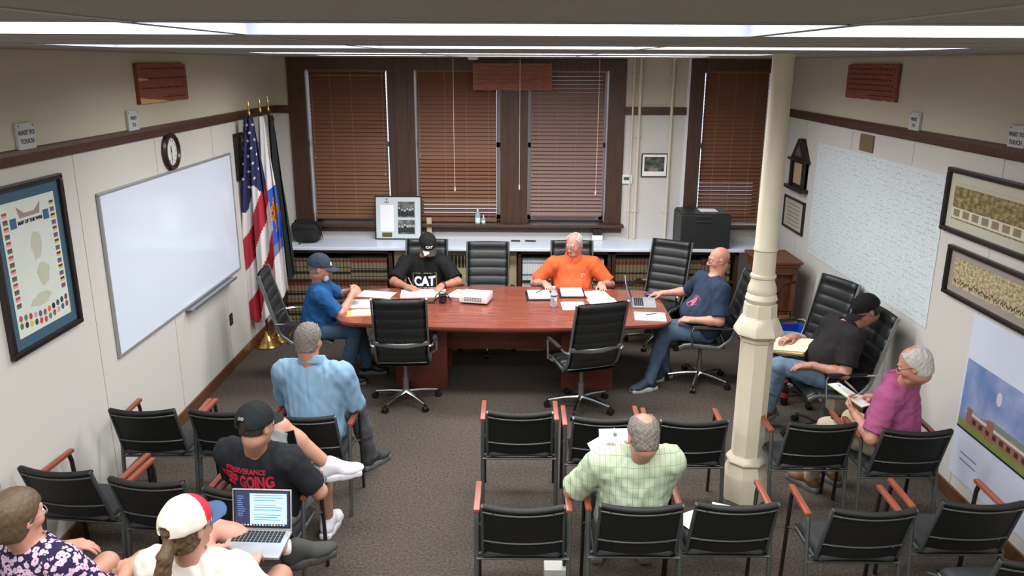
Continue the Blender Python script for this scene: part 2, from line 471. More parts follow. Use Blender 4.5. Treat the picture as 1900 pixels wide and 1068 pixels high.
# ------------------------------------------------------------------ worktop and bookcases
M_top = mat('white_laminate', (214, 222, 236), .25)
M_case = wood('dark_bookcase_wood', (72, 45, 32), (50, 31, 23), .45)
b = B(); b.b2(-.0, 5.80, -.02, .575, -.035, 0, .006)
tag(b.obj('worktop', M_top, loc=(XL+.005, 9.095, .965)), 'long white laminate worktop running under the windows above the bookcases', 'counter')
def bookcase(x0, x1, div, label):
    t = thing('bookcase', label, 'bookcase', ((x0+x1)/2, 9.40, 0), 0)
    wd = x1-x0; b = B()
    for s in (-1, 1): b.b2(s*wd/2, s*(wd/2-.04), -.27, .26, 0, .925, .003)
    b.b2(-wd/2, wd/2, .24, .265, 0, .925)
    b.b2(-wd/2, wd/2, -.27, .24, .885, .925, .003)
    for d in div: b.b2(d-.015-(x0+x1)/2, d+.015-(x0+x1)/2, -.265, .24, 0, .89)
    b.obj('carcass', M_case, t)
    for z in (.0, .255, .54):
        b = B(); b.b2(-wd/2+.042, wd/2-.042, -.262, .238, z, z+.022, .003); b.obj('shelf', M_case, t)
    return t
bookcase(-2.80, -1.47, (), 'dark wooden bookcase of law books under the left end of the worktop')
bookcase(.02, 1.12, (), 'dark wooden bookcase of white volumes behind the man in orange')
bookcase(1.13, 2.62, (1.87,), 'dark wooden bookcase of law books behind the man in the navy shirt')
tan, red, blk, gold = (116, 103, 76), (112, 38, 32), (24, 22, 20), (190, 160, 90)
LAWM = [bands('law_book_spine_red_top', [(0, tan), (.10, blk), (.13, tan), (.30, blk), (.42, tan), (.46, blk), (.50, tan), (.76, red), (.90, tan)], 2, 0, .262),
        bands('law_book_spine_black_bands', [(0, tan), (.22, blk), (.34, tan), (.52, blk), (.56, tan), (.80, red), (.88, tan), (.97, blk)], 2, 0, .262),
        bands('law_book_spine_plain', [(0, (108, 95, 68)), (.30, blk), (.38, (108, 95, 68)), (.74, (112, 36, 30)), (.88, (108, 95, 68))], 2, 0, .262)]
WHM = [mat('white_volume_spine', (205, 208, 208), .6), bands('white_volume_spine_blue', [(0, (190, 200, 205)), (.2, (90, 120, 140)), (.3, (205, 208, 208)), (.8, (120, 140, 150)), (.86, (205, 208, 208))], 2, 0, .25),
       bands('white_volume_spine_grey', [(0, (150, 155, 155)), (.4, (210, 212, 210)), (.7, (90, 95, 98)), (.76, (210, 212, 210))], 2, 0, .25)]
def book_mesh(name, th, h, dp, m):
    b = B(); pts = [(-th/2, dp), (-th/2, .006), (-th/4, 0), (th/4, 0), (th/2, .006), (th/2, dp)]
    b.prism(pts, 0, h); bmesh.ops.recalc_face_normals(b.bm, faces=b.bm.faces[:])
    me = bpy.data.meshes.new(name); b.bm.to_mesh(me); b.bm.free(); me.materials.append(m); return me
LAW = [book_mesh('law_book', .040+.003*(i % 2), .250+.006*(i % 3), .19, LAWM[i % 3]) for i in range(6)]
WHT = [book_mesh('white_volume', .026+.004*(i % 3), .235+.008*(i % 3), .17, WHM[i % 3]) for i in range(6)]
rb = random.Random(3)
def shelf_books(x0, x1, z, y, meshes, name, label, cat, group, step):
    x = x0+.022; run = 0; mi = rb.randrange(6)
    while x < x1-.022:
        if run <= 0: run = rb.randrange(3, 9); mi = rb.randrange(6)
        run -= 1
        me = meshes[mi]
        o = bpy.data.objects.new(name, me); C.objects.link(o)
        o.location = (x, y+rb.uniform(0, .008), z); o.rotation_euler = (0, 0, 0)
        tag(o, label, cat, group); x += step if name == 'law_book' else [.0265, .0305, .0345][mi % 3]
for z, w_ in ((.562, 'top'), (.277, 'middle'), (.022, 'bottom')):
    shelf_books(-2.755, -1.515, z, 9.155, LAW, 'law_book', 'tan law book, red and black bands, %s shelf of the left bookcase' % w_, 'book', 'law books on the %s shelf of the left bookcase' % w_, .0435)
for z, w_ in ((.562, 'top'), (.277, 'middle')):
    shelf_books(.065, 1.075, z, 9.155, WHT, 'white_volume', 'thin white volume on the %s shelf behind the man in orange' % w_, 'book', 'white volumes on the %s shelf' % w_, .03)
    shelf_books(1.175, 1.85, z, 9.155, LAW, 'law_book', 'tan law book, red and black bands, %s shelf, left half of right bookcase' % w_, 'book', 'law books on the %s shelf, left half of the right bookcase' % w_, .0435)
    shelf_books(1.89, 2.575, z, 9.155, LAW, 'law_book', 'tan law book, red and black bands, %s shelf, right half of right bookcase' % w_, 'book', 'law books on the %s shelf, right half of the right bookcase' % w_, .0435)
# convector cover between the bookcases
M_conv = mat('beige_enamel', (176, 164, 128), .45)
t = thing('convector_cover', 'beige metal radiator cover with slotted grille below the worktop', 'radiator', (-.725, 9.45, 0))
b = B(); b.b2(-.73, .73, -.25, .2, 0, .925, .004); b.b2(-.60, .60, -.258, -.25, .08, .60, .003); b.obj('casing', M_conv, t)
b = B()
x = -.64
while x < .64: b.b2(x, x+.030, -.2535, -.249, .70, .85); x += .042
b.obj('grille_slot', mat('dark_slot', (52, 46, 34), .8), t)['kind'] = 'stuff'

# ------------------------------------------------------------------ conference table
M_tab = wood('cherry_table_top', (134, 70, 52), (110, 53, 40), .25, (1, 9, 1), coat=.3)
M_tabd = wood('cherry_table_edge', (112, 56, 42), (88, 42, 32), .35, (1, 9, 1))
t = thing('conference_table', 'long boat-shaped cherry wood conference table in the middle of the room', 'table', (-.11, 7.5, 0))
def boat(off=0.0):
    P = []; n = 24; hl = 1.57-off
    def hw(x): return .70-off - .17*(x/1.57)**2
    for i in range(n+1):
        x = -hl+.22 + (2*hl-.44)*i/n; P.append((x, -hw(x)))
    w1 = hw(hl-.22)
    for i in range(1, 8): a = i/8*math.pi/2; P.append((hl-.22+.22*math.sin(a), -w1+.20*(1-math.cos(a))))
    P.append((hl+.0, -w1+.22)); P.append((hl, w1-.22))
    for i in range(1, 8): a = i/8*math.pi/2; P.append((hl-.22+.22*math.cos(a), w1-.20*(1-math.sin(a))))
    for i in range(n+1):
        x = hl-.22 - (2*hl-.44)*i/n; P.append((x, hw(x)))
    for i in range(1, 8): a = i/8*math.pi/2; P.append((-hl+.22-.22*math.sin(a), w1-.20*(1-math.cos(a))))
    P.append((-hl, w1-.22)); P.append((-hl, -w1+.22))
    for i in range(1, 8): a = i/8*math.pi/2; P.append((-hl+.22-.22*math.cos(a), -w1+.20*(1-math.sin(a))))
    return P
b = B(); b.prism(boat(), .728, .750); b.obj('tabletop', M_tab, t)
b = B(); b.prism(boat(.012), .708, .728); b.obj('table_edge', M_tabd, t)
for s in (-1, 1):
    b = B(); cx = .80*s
    b.b2(cx-.25, cx+.25, -.29, -.262, 0, .708, .003); b.b2(cx-.25, cx+.25, .262, .29, 0, .708, .003)
    b.b2(cx-.15, cx+.15, -.262, .262, .02, .70)
    b.obj('pedestal', M_tabd, t)
b = B(); b.b2(-.65, .65, -.012, .012, .30, .62); b.obj('modesty_panel', M_tabd, t)

# ------------------------------------------------------------------ office chairs
def path_seat(s):
    y = .235 - .435*s; z = .455 + .012*math.cos(s*3.1) - (.035*max(0, .16-s)/.16)
    return Vector((0, y, z)), Vector((0, .03, 1)).normalized()
def path_back(s):
    a = min(s/.16, 1.0)
    y = -.195 - .055*math.sin(a*math.pi/2) - .165*max(0, (s-.10)/.90); z = .47 + .65*s**1.02
    return Vector((0, y, z)), Vector((0, 1, .22)).normalized()
def ribbed(path, n, wd, amp, base, roll=0.0):
    b = B()
    def f(side):
        def g(u, v):
            p, nr = path(v)
            r = abs(math.sin(math.pi*n*v))**.45
            th = base + amp*r
            if roll and v > 1-roll: th = base + .022*math.sin(math.pi*(v-(1-roll))/roll)**.5
            e = min(u, 1-u); th *= min(1, (e/.045)**.5) if e < .045 else 1
            return p + nr*side*th + Vector(((u-.5)*wd, .012*side*0 - .02*(1-(2*u-1)**2)*abs(nr.y), 0))
        return g
    nv = n*8
    b.grid(f(1), 12, nv); b.grid(f(-1), 12, nv)
    bmesh.ops.remove_doubles(b.bm, verts=b.bm.verts[:], dist=.0008)
    return b
def office_chair(name, label, x, y, h, group='black ribbed leather office chairs', arms=True):
    t = thing(name, label, 'chair', (x, y, 0), -R(h), group)
    ribbed(path_seat, 5, .46, .012, .012).obj('seat', M_ribs, t, smooth='all')
    ribbed(path_back, 7, .45, .011, .009, .11).obj('backrest', M_ribs, t, smooth='all')
    for s in (-1, 1):
        b = B(); pts = [path_seat(i/8)[0]+Vector((s*.238, 0, 0)) for i in range(8)] + [path_back(i/12)[0]+Vector((s*.235, 0, 0)) for i in range(1, 13)]
        b.tube(pts, .013, 8, flat=(.7, 1.4)); b.obj('side_rail', M_alu, t, smooth=True)
        b = B(); X = s*.285
        b.tube([(s*.235, .10, .44), (X, .115, .47), (X, .13, .62), (X, .11, .655), (X, -.16, .66), (s*.27, -.27, .65), (s*.24, -.285, .64)], .010, 8, flat=(1, 1.4))
        arm = b.obj('armrest', M_chrome, t, smooth=True)
        b = B(); b.tube([(X, .125, .667), (X, .0, .672), (X, -.19, .672)], .015, 8, flat=(1.5, .7)); b.obj('arm_pad', M_dark, arm, smooth=True)
    b = B(); b.tube([(s_*.235, path_back(.33)[0].y - .010 - .042*(1-abs(s_)), path_back(.33)[0].z - .02*(1-abs(s_))) for s_ in (-1, -.6, -.2, .2, .6, 1)], .014, 8, flat=(.7, 1.6)); b.obj('back_brace', M_alu, t, smooth=True)
    b = B(); b.b2(-.09, .09, -.12, .10, .40, .435, .008); b.cyl((0, 0, .10), (0, 0, .24), .028); b.cyl((0, 0, .24), (0, 0, .41), .018); b.tube([(.07, .02, .41), (.2, .03, .405)], .006, 6)
    b.obj('gas_column', M_alu, t, smooth=True)
    for i in range(5):
        a = 2*math.pi*i/5 + .35; c, s_ = math.cos(a), math.sin(a)
        b = B(); b.tube([(c*.02, s_*.02, .105), (c*.15, s_*.15, .098), (c*.30, s_*.30, .075)], [.022, .018, .013], 8); lg = b.obj('base_leg', M_chrome, t, smooth=True)
        b = B(); b.cyl((c*.30, s_*.30, .04), (c*.30, s_*.30, .075), .008)
        for q in (-1, 1):
            px, py = c*.31 - s_*.014*q, s_*.31 + c*.014*q
            b.cyl((px + s_*.009*q, py - c*.009*q, .028), (px - s_*.009*q, py + c*.009*q, .028), .028, None, 14)
        b.obj('caster', M_dark, lg, smooth=True)
    return t
office_chair('office_chair', 'empty office chair seen from behind at the near left of the table', -1.02, 6.88, -3)
office_chair('office_chair', 'empty office chair seen from behind at the near right of the table', .60, 6.78, -18)
office_chair('office_chair', 'empty ribbed black office chair between the two men behind the table', -.32, 8.33, 180)
office_chair('office_chair', 'ribbed black office chair behind the bearded man writing', -1.02, 8.45, 180)
office_chair('office_chair', 'ribbed black office chair the man in orange sits in', .63, 8.42, 180)
office_chair('office_chair', 'empty office chair turned at an angle by the far right table corner', 1.56, 8.52, 212)
office_chair('office_chair', 'ribbed black office chair the bald man in the navy shirt sits in', 1.82, 7.40, -84)
office_chair('office_chair', 'ribbed black office chair under the man in the blue polo shirt', -2.03, 7.45, 84)
office_chair('office_chair', 'ribbed black office chair by the right wall holding a clear tub', 2.66, 7.06, -112)
office_chair('office_chair', 'ribbed black office chair under the man with a folder by the right wall', 2.60, 6.22, -92)

# ------------------------------------------------------------------ stacking chairs with wooden arms
def guest_chair():
    t = thing('guest_chair', 'x', 'chair', (0, 0, 0), 0, 'black guest chairs with wooden arms')
    b = B()                                             # seat, gently dished
    def seat(side):
        def g(u, v):
            x = (u-.5)*.44; y = -.15+.39*v; e = min(u, 1-u, v, 1-v)
            th = .024*min(1, (max(e, 0)/.05))**.5
            z = .435 + .012*math.cos((u-.5)*3) - .02*max(0, v-.85)/.15
            return Vector((x, y, z + side*th))
        return g
    b.grid(seat(1), 14, 14); b.grid(seat(-1), 14, 14); bmesh.ops.remove_doubles(b.bm, verts=b.bm.verts[:], dist=.0008)
    b.obj('seat', M_seat, t, smooth='all')
    b = B()
    def bk(side):
        def g(u, v):
            x = (u-.5)*.425; cu = -.028*(1-(2*u-1)**2)
            y = -.105 - .14*v + cu; z = .435 + .385*v
            th = .011
            if v > .90: th = .011 + .014*math.sin(math.pi*(v-.90)/.10)**.6 if v < 1 else .006
            if v < .03: th *= .5
            z += .012*(1-(2*u-1)**2)*-v
            return Vector((x, y + side*th, z + (0 if side > 0 else -.0)))
        return g
    b.grid(bk(1), 16, 30); b.grid(bk(-1), 16, 30)
    b.grid(lambda u, v: bk(1)(u, 1)*(1-v) + bk(-1)(u, 1)*v, 16, 1); b.grid(lambda u, v: bk(1)(u, 0)*(1-v) + bk(-1)(u, 0)*v, 16, 1)
    bmesh.ops.remove_doubles(b.bm, verts=b.bm.verts[:], dist=.0008)
    b.obj('backrest', M_mesh, t, smooth='all')
    def bar(z, off, r):
        f = (z-.435)/.385; b = B()
        b.tube([((u-.5)*.436, -.105-.14*f-.028*(1-(2*u-1)**2)-off, z-.012*(1-(2*u-1)**2)*f) for u in [i/10 for i in range(11)]], r, 6)
        for u in (.13, .87): b.ball(((u-.5)*.436, -.105-.14*f-.028*(1-(2*u-1)**2)-off-r, z-.003), .006, 4)
        return b
    bar(.772, .016, .0065).obj('back_bar', M_frame_g, t, smooth=True)
    bar(.548, .016, .0055).obj('back_bar', M_frame_g, t, smooth=True)
    for s in (-1, 1):
        b = B(); b.tube([(s*.222, .20, .415), (s*.222, -.08, .415), (s*.222, -.115, .43), (s*.220, -.155, .55), (s*.216, -.248, .81)], .011, 8, flat=(.9, 1.3))
        b.obj('side_post', M_frame_g, t, smooth=True)
        b = B(); b.tube([(s*.258, -.13, 0), (s*.258, -.05, .60), (s*.258, -.03, .645)], .0125, 8, flat=(1.1, 1.1)); b.lathe([(.013, 0), (.013, .02)], 8, (s*.258, -.13, 0)); b.obj('rear_leg', M_frame_g, t, smooth=True)
        b = B(); b.tube([(s*.258, .27, 0), (s*.258, .235, .60), (s*.258, .22, .645)], .0115, 8, flat=(1, 1.35)); b.obj('front_leg', mat('dark_chair_leg', (44, 36, 34), .4, .4), t, smooth=True)
        b = B(); b.box((s*.258, .105, .658), (.036, .30, .024), (R(2), 0, 0), .007); b.obj('armrest', M_armw, t, smooth=True)
        b = B(); b.tube([(s*.258, -.075, .40), (s*.222, -.07, .412)], .008, 6); b.obj('side_bracket', M_frame_g, t)
        b = B(); b.tube([(s*.258, .24, .40), (s*.222, .19, .412)], .008, 6); b.obj('side_bracket', M_frame_g, t)
    b = B(); b.tube([(-.258, -.085, .385), (.258, -.085, .385)], .010, 8, flat=(1.3, .8)); b.obj('rear_crossbar', M_frame_g, t, smooth=True)
    b = B(); b.tube([(-.222, .15, .405), (.222, .15, .405)], .009, 8); b.obj('front_crossbar', M_frame_g, t, smooth=True)
    return t
gc0 = guest_chair(); used = [False]
def place_guest(x, y, h, label):
    o = gc0 if not used[0] else copytree(gc0); used[0] = True
    o.location = (x, y, 0); o.rotation_euler = (0, 0, -R(h)); o['label'] = label
    return o
for a in [(-2.50, 5.13, 0, 'empty black guest chair by the left wall, same row as the light blue shirt'),
          (-1.955, 5.12, 3, 'black guest chair half hidden behind the black cap of the man with the phone'),
          (-1.395, 5.05, 2, 'black guest chair the man in the light blue shirt sits in'),
          (-2.60, 4.31, 6, 'empty black guest chair by the left wall just in front of the woman'),
          (-2.03, 4.20, 6, 'empty black guest chair in front of the white and red cap'),
          (-1.46, 4.10, 6, 'black guest chair the man with the phone sits in'),
          (-1.37, 2.93, 4, 'black guest chair the man with the laptop sits in'),
          (-2.08, 2.97, 6, 'black guest chair under the woman in the floral top, mostly out of view'),
          (.03, 5.13, 0, 'empty black guest chair beside the aisle in the farther right row'),
          (.60, 5.05, 0, 'empty black guest chair partly behind the papers held by the man in green'),
          (1.17, 5.02, 0, 'empty black guest chair just left of the cream column'),
          (2.00, 4.99, 0, 'empty black guest chair just right of the cream column'),
          (2.57, 4.90, 0, 'black guest chair the man in the magenta shirt sits in'),
          (.045, 3.96, 0, 'empty black guest chair beside the aisle in the nearer right row'),
          (.67, 3.98, 0, 'black guest chair the man in the green checked shirt sits in'),
          (1.18, 4.00, 0, 'black guest chair with white papers on its seat in the nearer right row'),
          (1.885, 3.95, 0, 'empty black guest chair in the nearer right row, second from the wall'),
          (2.50, 4.03, 0, 'empty black guest chair in the nearer right row beside the poster')]:
    place_guest(*a)
low = place_guest(2.50, 3.51, 0, 'armless black guest chair cut off at the lower right corner of the view')
for ch in list(low.children):
    if ch.name.startswith('armrest'): bpy.data.objects.remove(ch)
    elif ch.name.startswith(('front_leg', 'rear_leg')): ch.scale = (.86, 1, .62)

# ------------------------------------------------------------------ things on the walls
def wroot(name, label, cat, side, c, z, group=None):
    loc, rz = {'L': ((XL, c, z), math.pi/2), 'R': ((XR, c, z), -math.pi/2), 'B': ((c, YB, z), 0)}[side]
    return thing(name, label, cat, loc, rz, group)
def frame(b, w2, h2, fw, d):
    for (x0, x1, z0, z1) in ((-w2, w2, h2-fw, h2), (-w2, w2, -h2, -h2+fw), (-w2, -w2+fw, -h2+fw, h2-fw), (w2-fw, w2, -h2+fw, h2-fw)):
        b.b2(x0, x1, -d, -.001, z0, z1, min(.008, fw*.3))
    return b
def panel(t, name, m, x0, x1, z0, z1, y=-.012, th=.004):
    b = B(); b.b2(x0, x1, y-th, y, z0, z1); return b.obj(name, m, t)
M_blackfr = mat('black_frame_wood', (28, 24, 24), .35)
# whiteboard
t = wroot('whiteboard', 'large white dry-erase board with grey frame on the left wall', 'whiteboard', 'L', 6.765, 1.565)
panel(t, 'writing_surface', mat('white_enamel_board', (216, 224, 238), .12, spec=.4), -1.30, 1.30, -.585, .585, -.004, .012)
b = B(); frame(b, 1.32, .605, .022, .024); b.obj('frame', mat('brushed_aluminium', (168, 170, 172), .4, .5), t)
b = B(); b.b2(-.10, 1.0, -.085, -.004, -.625, -.612, .003); b.b2(-.10, 1.0, -.09, -.082, -.625, -.600, .002); b.obj('pen_tray', mat('aluminium', (170, 174, 178), .35, .8), t)
# wall clock
t = wroot('wall_clock', 'round wall clock with dark wooden rim above the whiteboard', 'clock', 'L', 6.715, 2.325)
Mx = Matrix.Rotation(math.pi/2, 4, 'X')
b = B(); b.lathe([(.118, .0), (.160, .0), (.160, .018), (.148, .034), (.125, .038), (.115, .025), (.115, .0)], 40); b.bm.transform(Mx); b.obj('rim', wood('clock_rim_wood', (62, 32, 26), (44, 22, 18), .3), t, smooth=True)
b = B(); b.lathe([(.117, .010), (.117, .014)], 40); b.bm.transform(Mx); b.obj('dial', mat('clock_dial', (214, 216, 210), .5), t)
for k in range(12):
    me = put_text('numeral', str(12 if k == 0 else k), .026, Matrix.Translation((0, 0, 0)), M_black, None)
    a = math.pi/2 - k*math.pi/6
    me.data.transform(Matrix.Translation((math.cos(a)*.092, 0, math.sin(a)*.092)) @ Matrix.Translation((0, -.016, 0)) @ Mx); me.parent = t
for nm, a, l_, w_ in (('hour_hand', 92, .055, .007), ('minute_hand', 268, .085, .005)):
    b = B(); b.box((l_/2-.008, 0, 0), (l_, .002, w_)); o = b.obj(nm, M_black, t); o.data.transform(Matrix.Translation((0, -.018 if 'hour' in nm else -.0205, 0)) @ Matrix.Rotation(-R(a), 4, 'Y'))
# wooden plaques with carved writing
M_plq = wood('reddish_cedar_plank', (150, 86, 58), (116, 60, 40), .5, (2, 12, 30))
M_carve = mat('dark_carved_writing', (78, 38, 27), .8)
def plaque(label, side, c, z, w2, h2, m, lines, live=False, off=0.0):
    t = wroot('wooden_plaque', label, 'plaque', side, c, z)
    if off: t.location.y += off; ROOTM[t.name] = Matrix.Translation(t.location)
    rr = random.Random(int(w2*1000))
    n = 24; P = []
    for i in range(n+1): P.append((-w2+2*w2*i/n, -h2+rr.uniform(-.006, .006)))
    for i in range(7): P.append((w2+rr.uniform(-.005, .005), -h2+2*h2*(i+.5)/7))
    for i in range(n+1): P.append((w2-2*w2*i/n, h2+rr.uniform(-.004, .004)))
    b = B(); b.prism(P, 0, .03, Mx); b.obj('plank', m, t)
    b = B()
    for li in range(lines):
        z_ = h2*.74 - li*(h2*1.5/(max(lines-1, 1))); x = -w2*.86 if li < lines-1 else -w2*.05
        while x < w2*.86:
            ww = rr.uniform(.02, .07)
            q = x
            while q < x+ww:
                hh = rr.uniform(.006, .014); b.box((q, -.0312, z_+rr.uniform(-.002, .003)), (.0045, .002, hh), (0, rr.uniform(-.6, .6), 0)); q += .011
            x += ww+.02
    b.obj('carved_writing', M_carve, t)['kind'] = 'stuff'
    return t
t = plaque('reddish cedar plaque with a pale split edge high on the left wall', 'L', 6.69, 2.885, .46, .15, M_plq, 4)
b = B(); b.prism([(-.455, -.152), (.10, -.152), (-.05, -.135), (-.30, -.120), (-.455, -.105)], .0302, .0325, Mx); b.prism([(-.455, .02), (-.28, .024), (-.30, .034), (-.455, .042)], .0302, .0325, Mx)
b.obj('pale_sapwood_edge', mat('pale_sapwood', (206, 164, 108), .6), t)
plaque('reddish wooden plaque with carved lines high on the right wall', 'R', 7.355, 2.90, .52, .15, M_plq, 6)
plaque('wide carved wooden plaque hung high between the middle and third windows', 'B', -.06, 2.895, .46, .155, M_plq, 6, off=-.05)
# small acrylic signs above the rail
M_acr = mat('white_acrylic', (196, 198, 200), .3); M_sgt = mat('grey_lettering', (88, 92, 98), .7)
for side, c, z, lab, tx in (('L', 4.74, 2.615, 'small white acrylic sign on the left wall at the picture edge', ('WAIT TO', 'TOUCH')), ('L', 6.10, 2.61, 'small white acrylic sign on the left wall below the cedar plaque', ('WAIT', 'TO')),
                      ('R', 6.47, 2.605, 'small white acrylic sign on the right wall below the plaque', ('WAIT', 'TO')), ('R', 5.12, 2.60, 'small white acrylic sign on the right wall at the picture edge', ('WAIT TO', 'TOUCH'))):
    t = wroot('acrylic_sign', lab, 'sign', side, c, z, 'small white signs above the rail')
    b = B(); b.b2(-.085, .085, -.022, -.001, -.085, .085, .004); b.obj('sign_block', M_acr, t)
    for i, s_ in enumerate(tx):
        o = put_text('sign_lettering', s_, .038, Matrix.Translation((0, 0, 0)), M_sgt, None, bold=.001); o.data.transform(Matrix.Translation((0, -.0235, .028-.05*i)) @ Mx); o.parent = t
    b = B()
    for q in (-1, 1):
        for r_ in (-1, 1): b.cyl((q*.07, -.026, r_*.07), (q*.07, -.021, r_*.07), .005, None, 8)
    b.obj('standoff_screws', M_alu, t)
# framed flag-bordered map on the left wall
t = wroot('framed_map_poster', 'dark framed map poster bordered with small flags on the left wall', 'picture', 'L', 4.655, 1.875)
b = B(); frame(b, .375, .495, .035, .035); b.obj('frame', M_blackfr, t)
panel(t, 'blue_mat', mat('teal_mat_board', (52, 86, 104), .7), -.345, .345, -.465, .465, -.008)
panel(t, 'map_sheet', mat('pale_map_paper', (206, 212, 204), .5, var=.08, vscale=7), -.275, .275, -.395, .395, -.013, .002)
b = B(); rr = random.Random(5)
for (cx_, cz_, rx_, rz_) in ((.02, .10, .06, .10), (.05, -.08, .07, .075), (-.02, -.22, .12, .04)):
    P = [(cx_+rx_*math.cos(k/14*2*math.pi)*rr.uniform(.7, 1.1), cz_+rz_*math.sin(k/14*2*math.pi)*rr.uniform(.7, 1.1)) for k in range(14)]
    b.prism(P, .0152, .0157, Mx)
b.obj('map_landmass', mat('faded_map_tan', (186, 186, 168), .6, var=.1, vscale=20), t)
b = B(); b.prism([(-.12, .36), (-.10, .29), (.10, .29), (.12, .36), (.05, .315), (-.05, .315)], .0152, .0158, Mx); b.obj('ribbon_banner', mat('faded_red_green', (150, 130, 122), .6), t)
o = put_text('poster_title', 'MAP OF THE WAR', .030, Matrix.Identity(4), M_black, None, bold=.001); o.data.transform(Matrix.Translation((0, -.0165, .262)) @ Mx); o.parent = t
fc = [(170, 60, 50), (40, 60, 60), (170, 70, 80), (24, 24, 24), (40, 70, 50), (150, 70, 80), (70, 40, 40), (210, 150, 150), (110, 60, 70), (60, 130, 110), (60, 70, 90), (190, 60, 50), (200, 110, 50), (210, 180, 70), (50, 90, 130), (60, 120, 70)]
fm = [mat('printed_flag_%s' % n, c, .6) for n, c in zip(('red', 'teal', 'rose', 'black', 'green', 'pink', 'maroon', 'blush', 'plum', 'jade', 'slate', 'scarlet', 'orange', 'yellow', 'blue', 'leaf'), fc)]
b = B(); k = 0
for s in (-1, 1):
    for i in range(14):
        b.mi = (k*5+i*3) % 16; z = .33-.041*i; x0, x1 = (s*.235-.022, s*.235+.022)
        b.b2(x0, x1, -.0158, -.0152, z, z+.014); b.mi = (b.mi+7) % 16; b.b2(x0, x1, -.0158, -.0152, z-.014, z); k += 1
for s in (-1, 1): b.mi = 14; b.b2(s*.165-.03, s*.165+.03, -.0158, -.0152, .24, .30)
for i in range(22):
    b.mi = (i*7+2) % 16; x = -.24+.48*(i % 11)/10; z = -.31-.045*(i//11)+.05*abs(x)/.24*(.6)
    b.lathe([(.018, .0152), (.018, .0158)], 10, (0, 0, 0)) if False else b.prism([(x+.017*math.cos(q), z+.02*math.sin(q)) for q in [j*math.pi/5 for j in range(10)]], .0152, .0158, Mx)
b.obj('printed_flags', fm, t)
# small dark framed picture behind the flags
t = wroot('framed_picture', 'dark framed picture on the left wall half hidden behind the striped flag', 'picture', 'L', 8.52, 2.10)
b = B(); frame(b, .28, .24, .03, .03); b.obj('frame', M_blackfr, t); panel(t, 'print', mat('dark_print', (60, 52, 46), .6, var=.3, vscale=12), -.26, .26, -.22, .22)
# right wall: map, house-shaped frame, small frame, panoramas, poster
M_map = mat('pale_survey_map', (206, 216, 222), .6); nt = M_map.node_tree; N = nt.nodes; L = nt.links
tc = N.new('ShaderNodeTexCoord'); mp = N.new('ShaderNodeMapping'); mp.inputs['Scale'].default_value = (9, 1, 46)
n1 = N.new('ShaderNodeTexNoise'); n1.inputs['Scale'].default_value = 3.2; n1.inputs['Detail'].default_value = 5; n1.inputs['Distortion'].default_value = .4
cr = N.new('ShaderNodeValToRGB'); e = cr.color_ramp.elements; e[0].position = .40; e[1].position = .62; e[0].color = lin((190, 202, 208)); e[1].color = lin((222, 227, 228))
L.new(tc.outputs['Object'], mp.inputs[0]); L.new(mp.outputs[0], n1.inputs['Vector']); L.new(n1.outputs[0], cr.inputs[0]); L.new(cr.outputs[0], N['Principled BSDF'].inputs['Base Color'])
t = wroot('survey_map', 'very large pale blue street map sheet pinned to the right wall', 'map', 'R', 7.18, 1.675)
b = B(); b.b2(-1.31, 1.31, -.006, -.001, -.59, .59); b.obj('map_sheet', M_map, t)
b = B(); rr = random.Random(11)
for i in range(20):
    for j in range(26):
        if rr.random() < .72:
            x = -1.29+2.58*(i+rr.random()*.6)/20; z = -.57+1.14*(j+.5)/26; b.box((x+.03, -.0065, z+rr.uniform(-.006, .006)), (rr.uniform(.03, .10), .001, .0035), (0, rr.uniform(-.05, .05), 0))
o = b.obj('street_lines', mat('map_grey_lines', (150, 160, 158), .8), t); o['kind'] = 'stuff'
tag(panel(wroot('wall_plate', 'small brown square plate on the right wall above the large map', 'wall plate', 'R', 7.32, 2.36), 'plate', mat('brown_plate', (112, 96, 72), .6), -.14, .14, -.07, .08, -.001, .012))
t = wroot('house_shaped_frame', 'dark house-shaped wooden wall frame with a gabled top beside the column', 'picture', 'R', 8.93, 1.93)
b = B(); b.prism([(-.22, -.20), (.22, -.20), (.22, .10), (-.22, .10)], 0, .03, Mx); b.b2(-.28, .28, -.09, -.001, -.24, -.20, .005); b.b2(-.27, .27, -.08, -.001, .08, .11, .005)
b.prism([(-.24, .11), (.24, .11), (.05, .33), (-.05, .33)], 0, .05, Mx)
for s in (-1, 1): b.b2(s*.22, s*.17, -.06, -.001, -.20, .09, .004)
b.obj('case', M_blackfr, t)
panel(t, 'document', mat('aged_tan_paper', (170, 150, 110), .7), -.14, .14, -.17, .06, -.031)
b = B(); b.prism([(-.10, .14), (.10, .14), (0, .27)], .051, .053, Mx); b.obj('gable_inset', mat('grey_inset', (84, 84, 84), .5), t)
t = wroot('framed_certificate', 'small black framed certificate below the house-shaped frame', 'picture', 'R', 9.0, 1.40)
b = B(); frame(b, .33, .185, .025, .03); b.obj('frame', M_blackfr, t); panel(t, 'certificate', mat('cream_certificate', (176, 168, 150), .6, var=.06, vscale=20), -.31, .31, -.17, .17)
b = B()
for i in range(6): b.b2(-.20, .20, -.0175, -.0165, .10-.045*i, .112-.045*i)
b.obj('certificate_lines', M_ink, t)
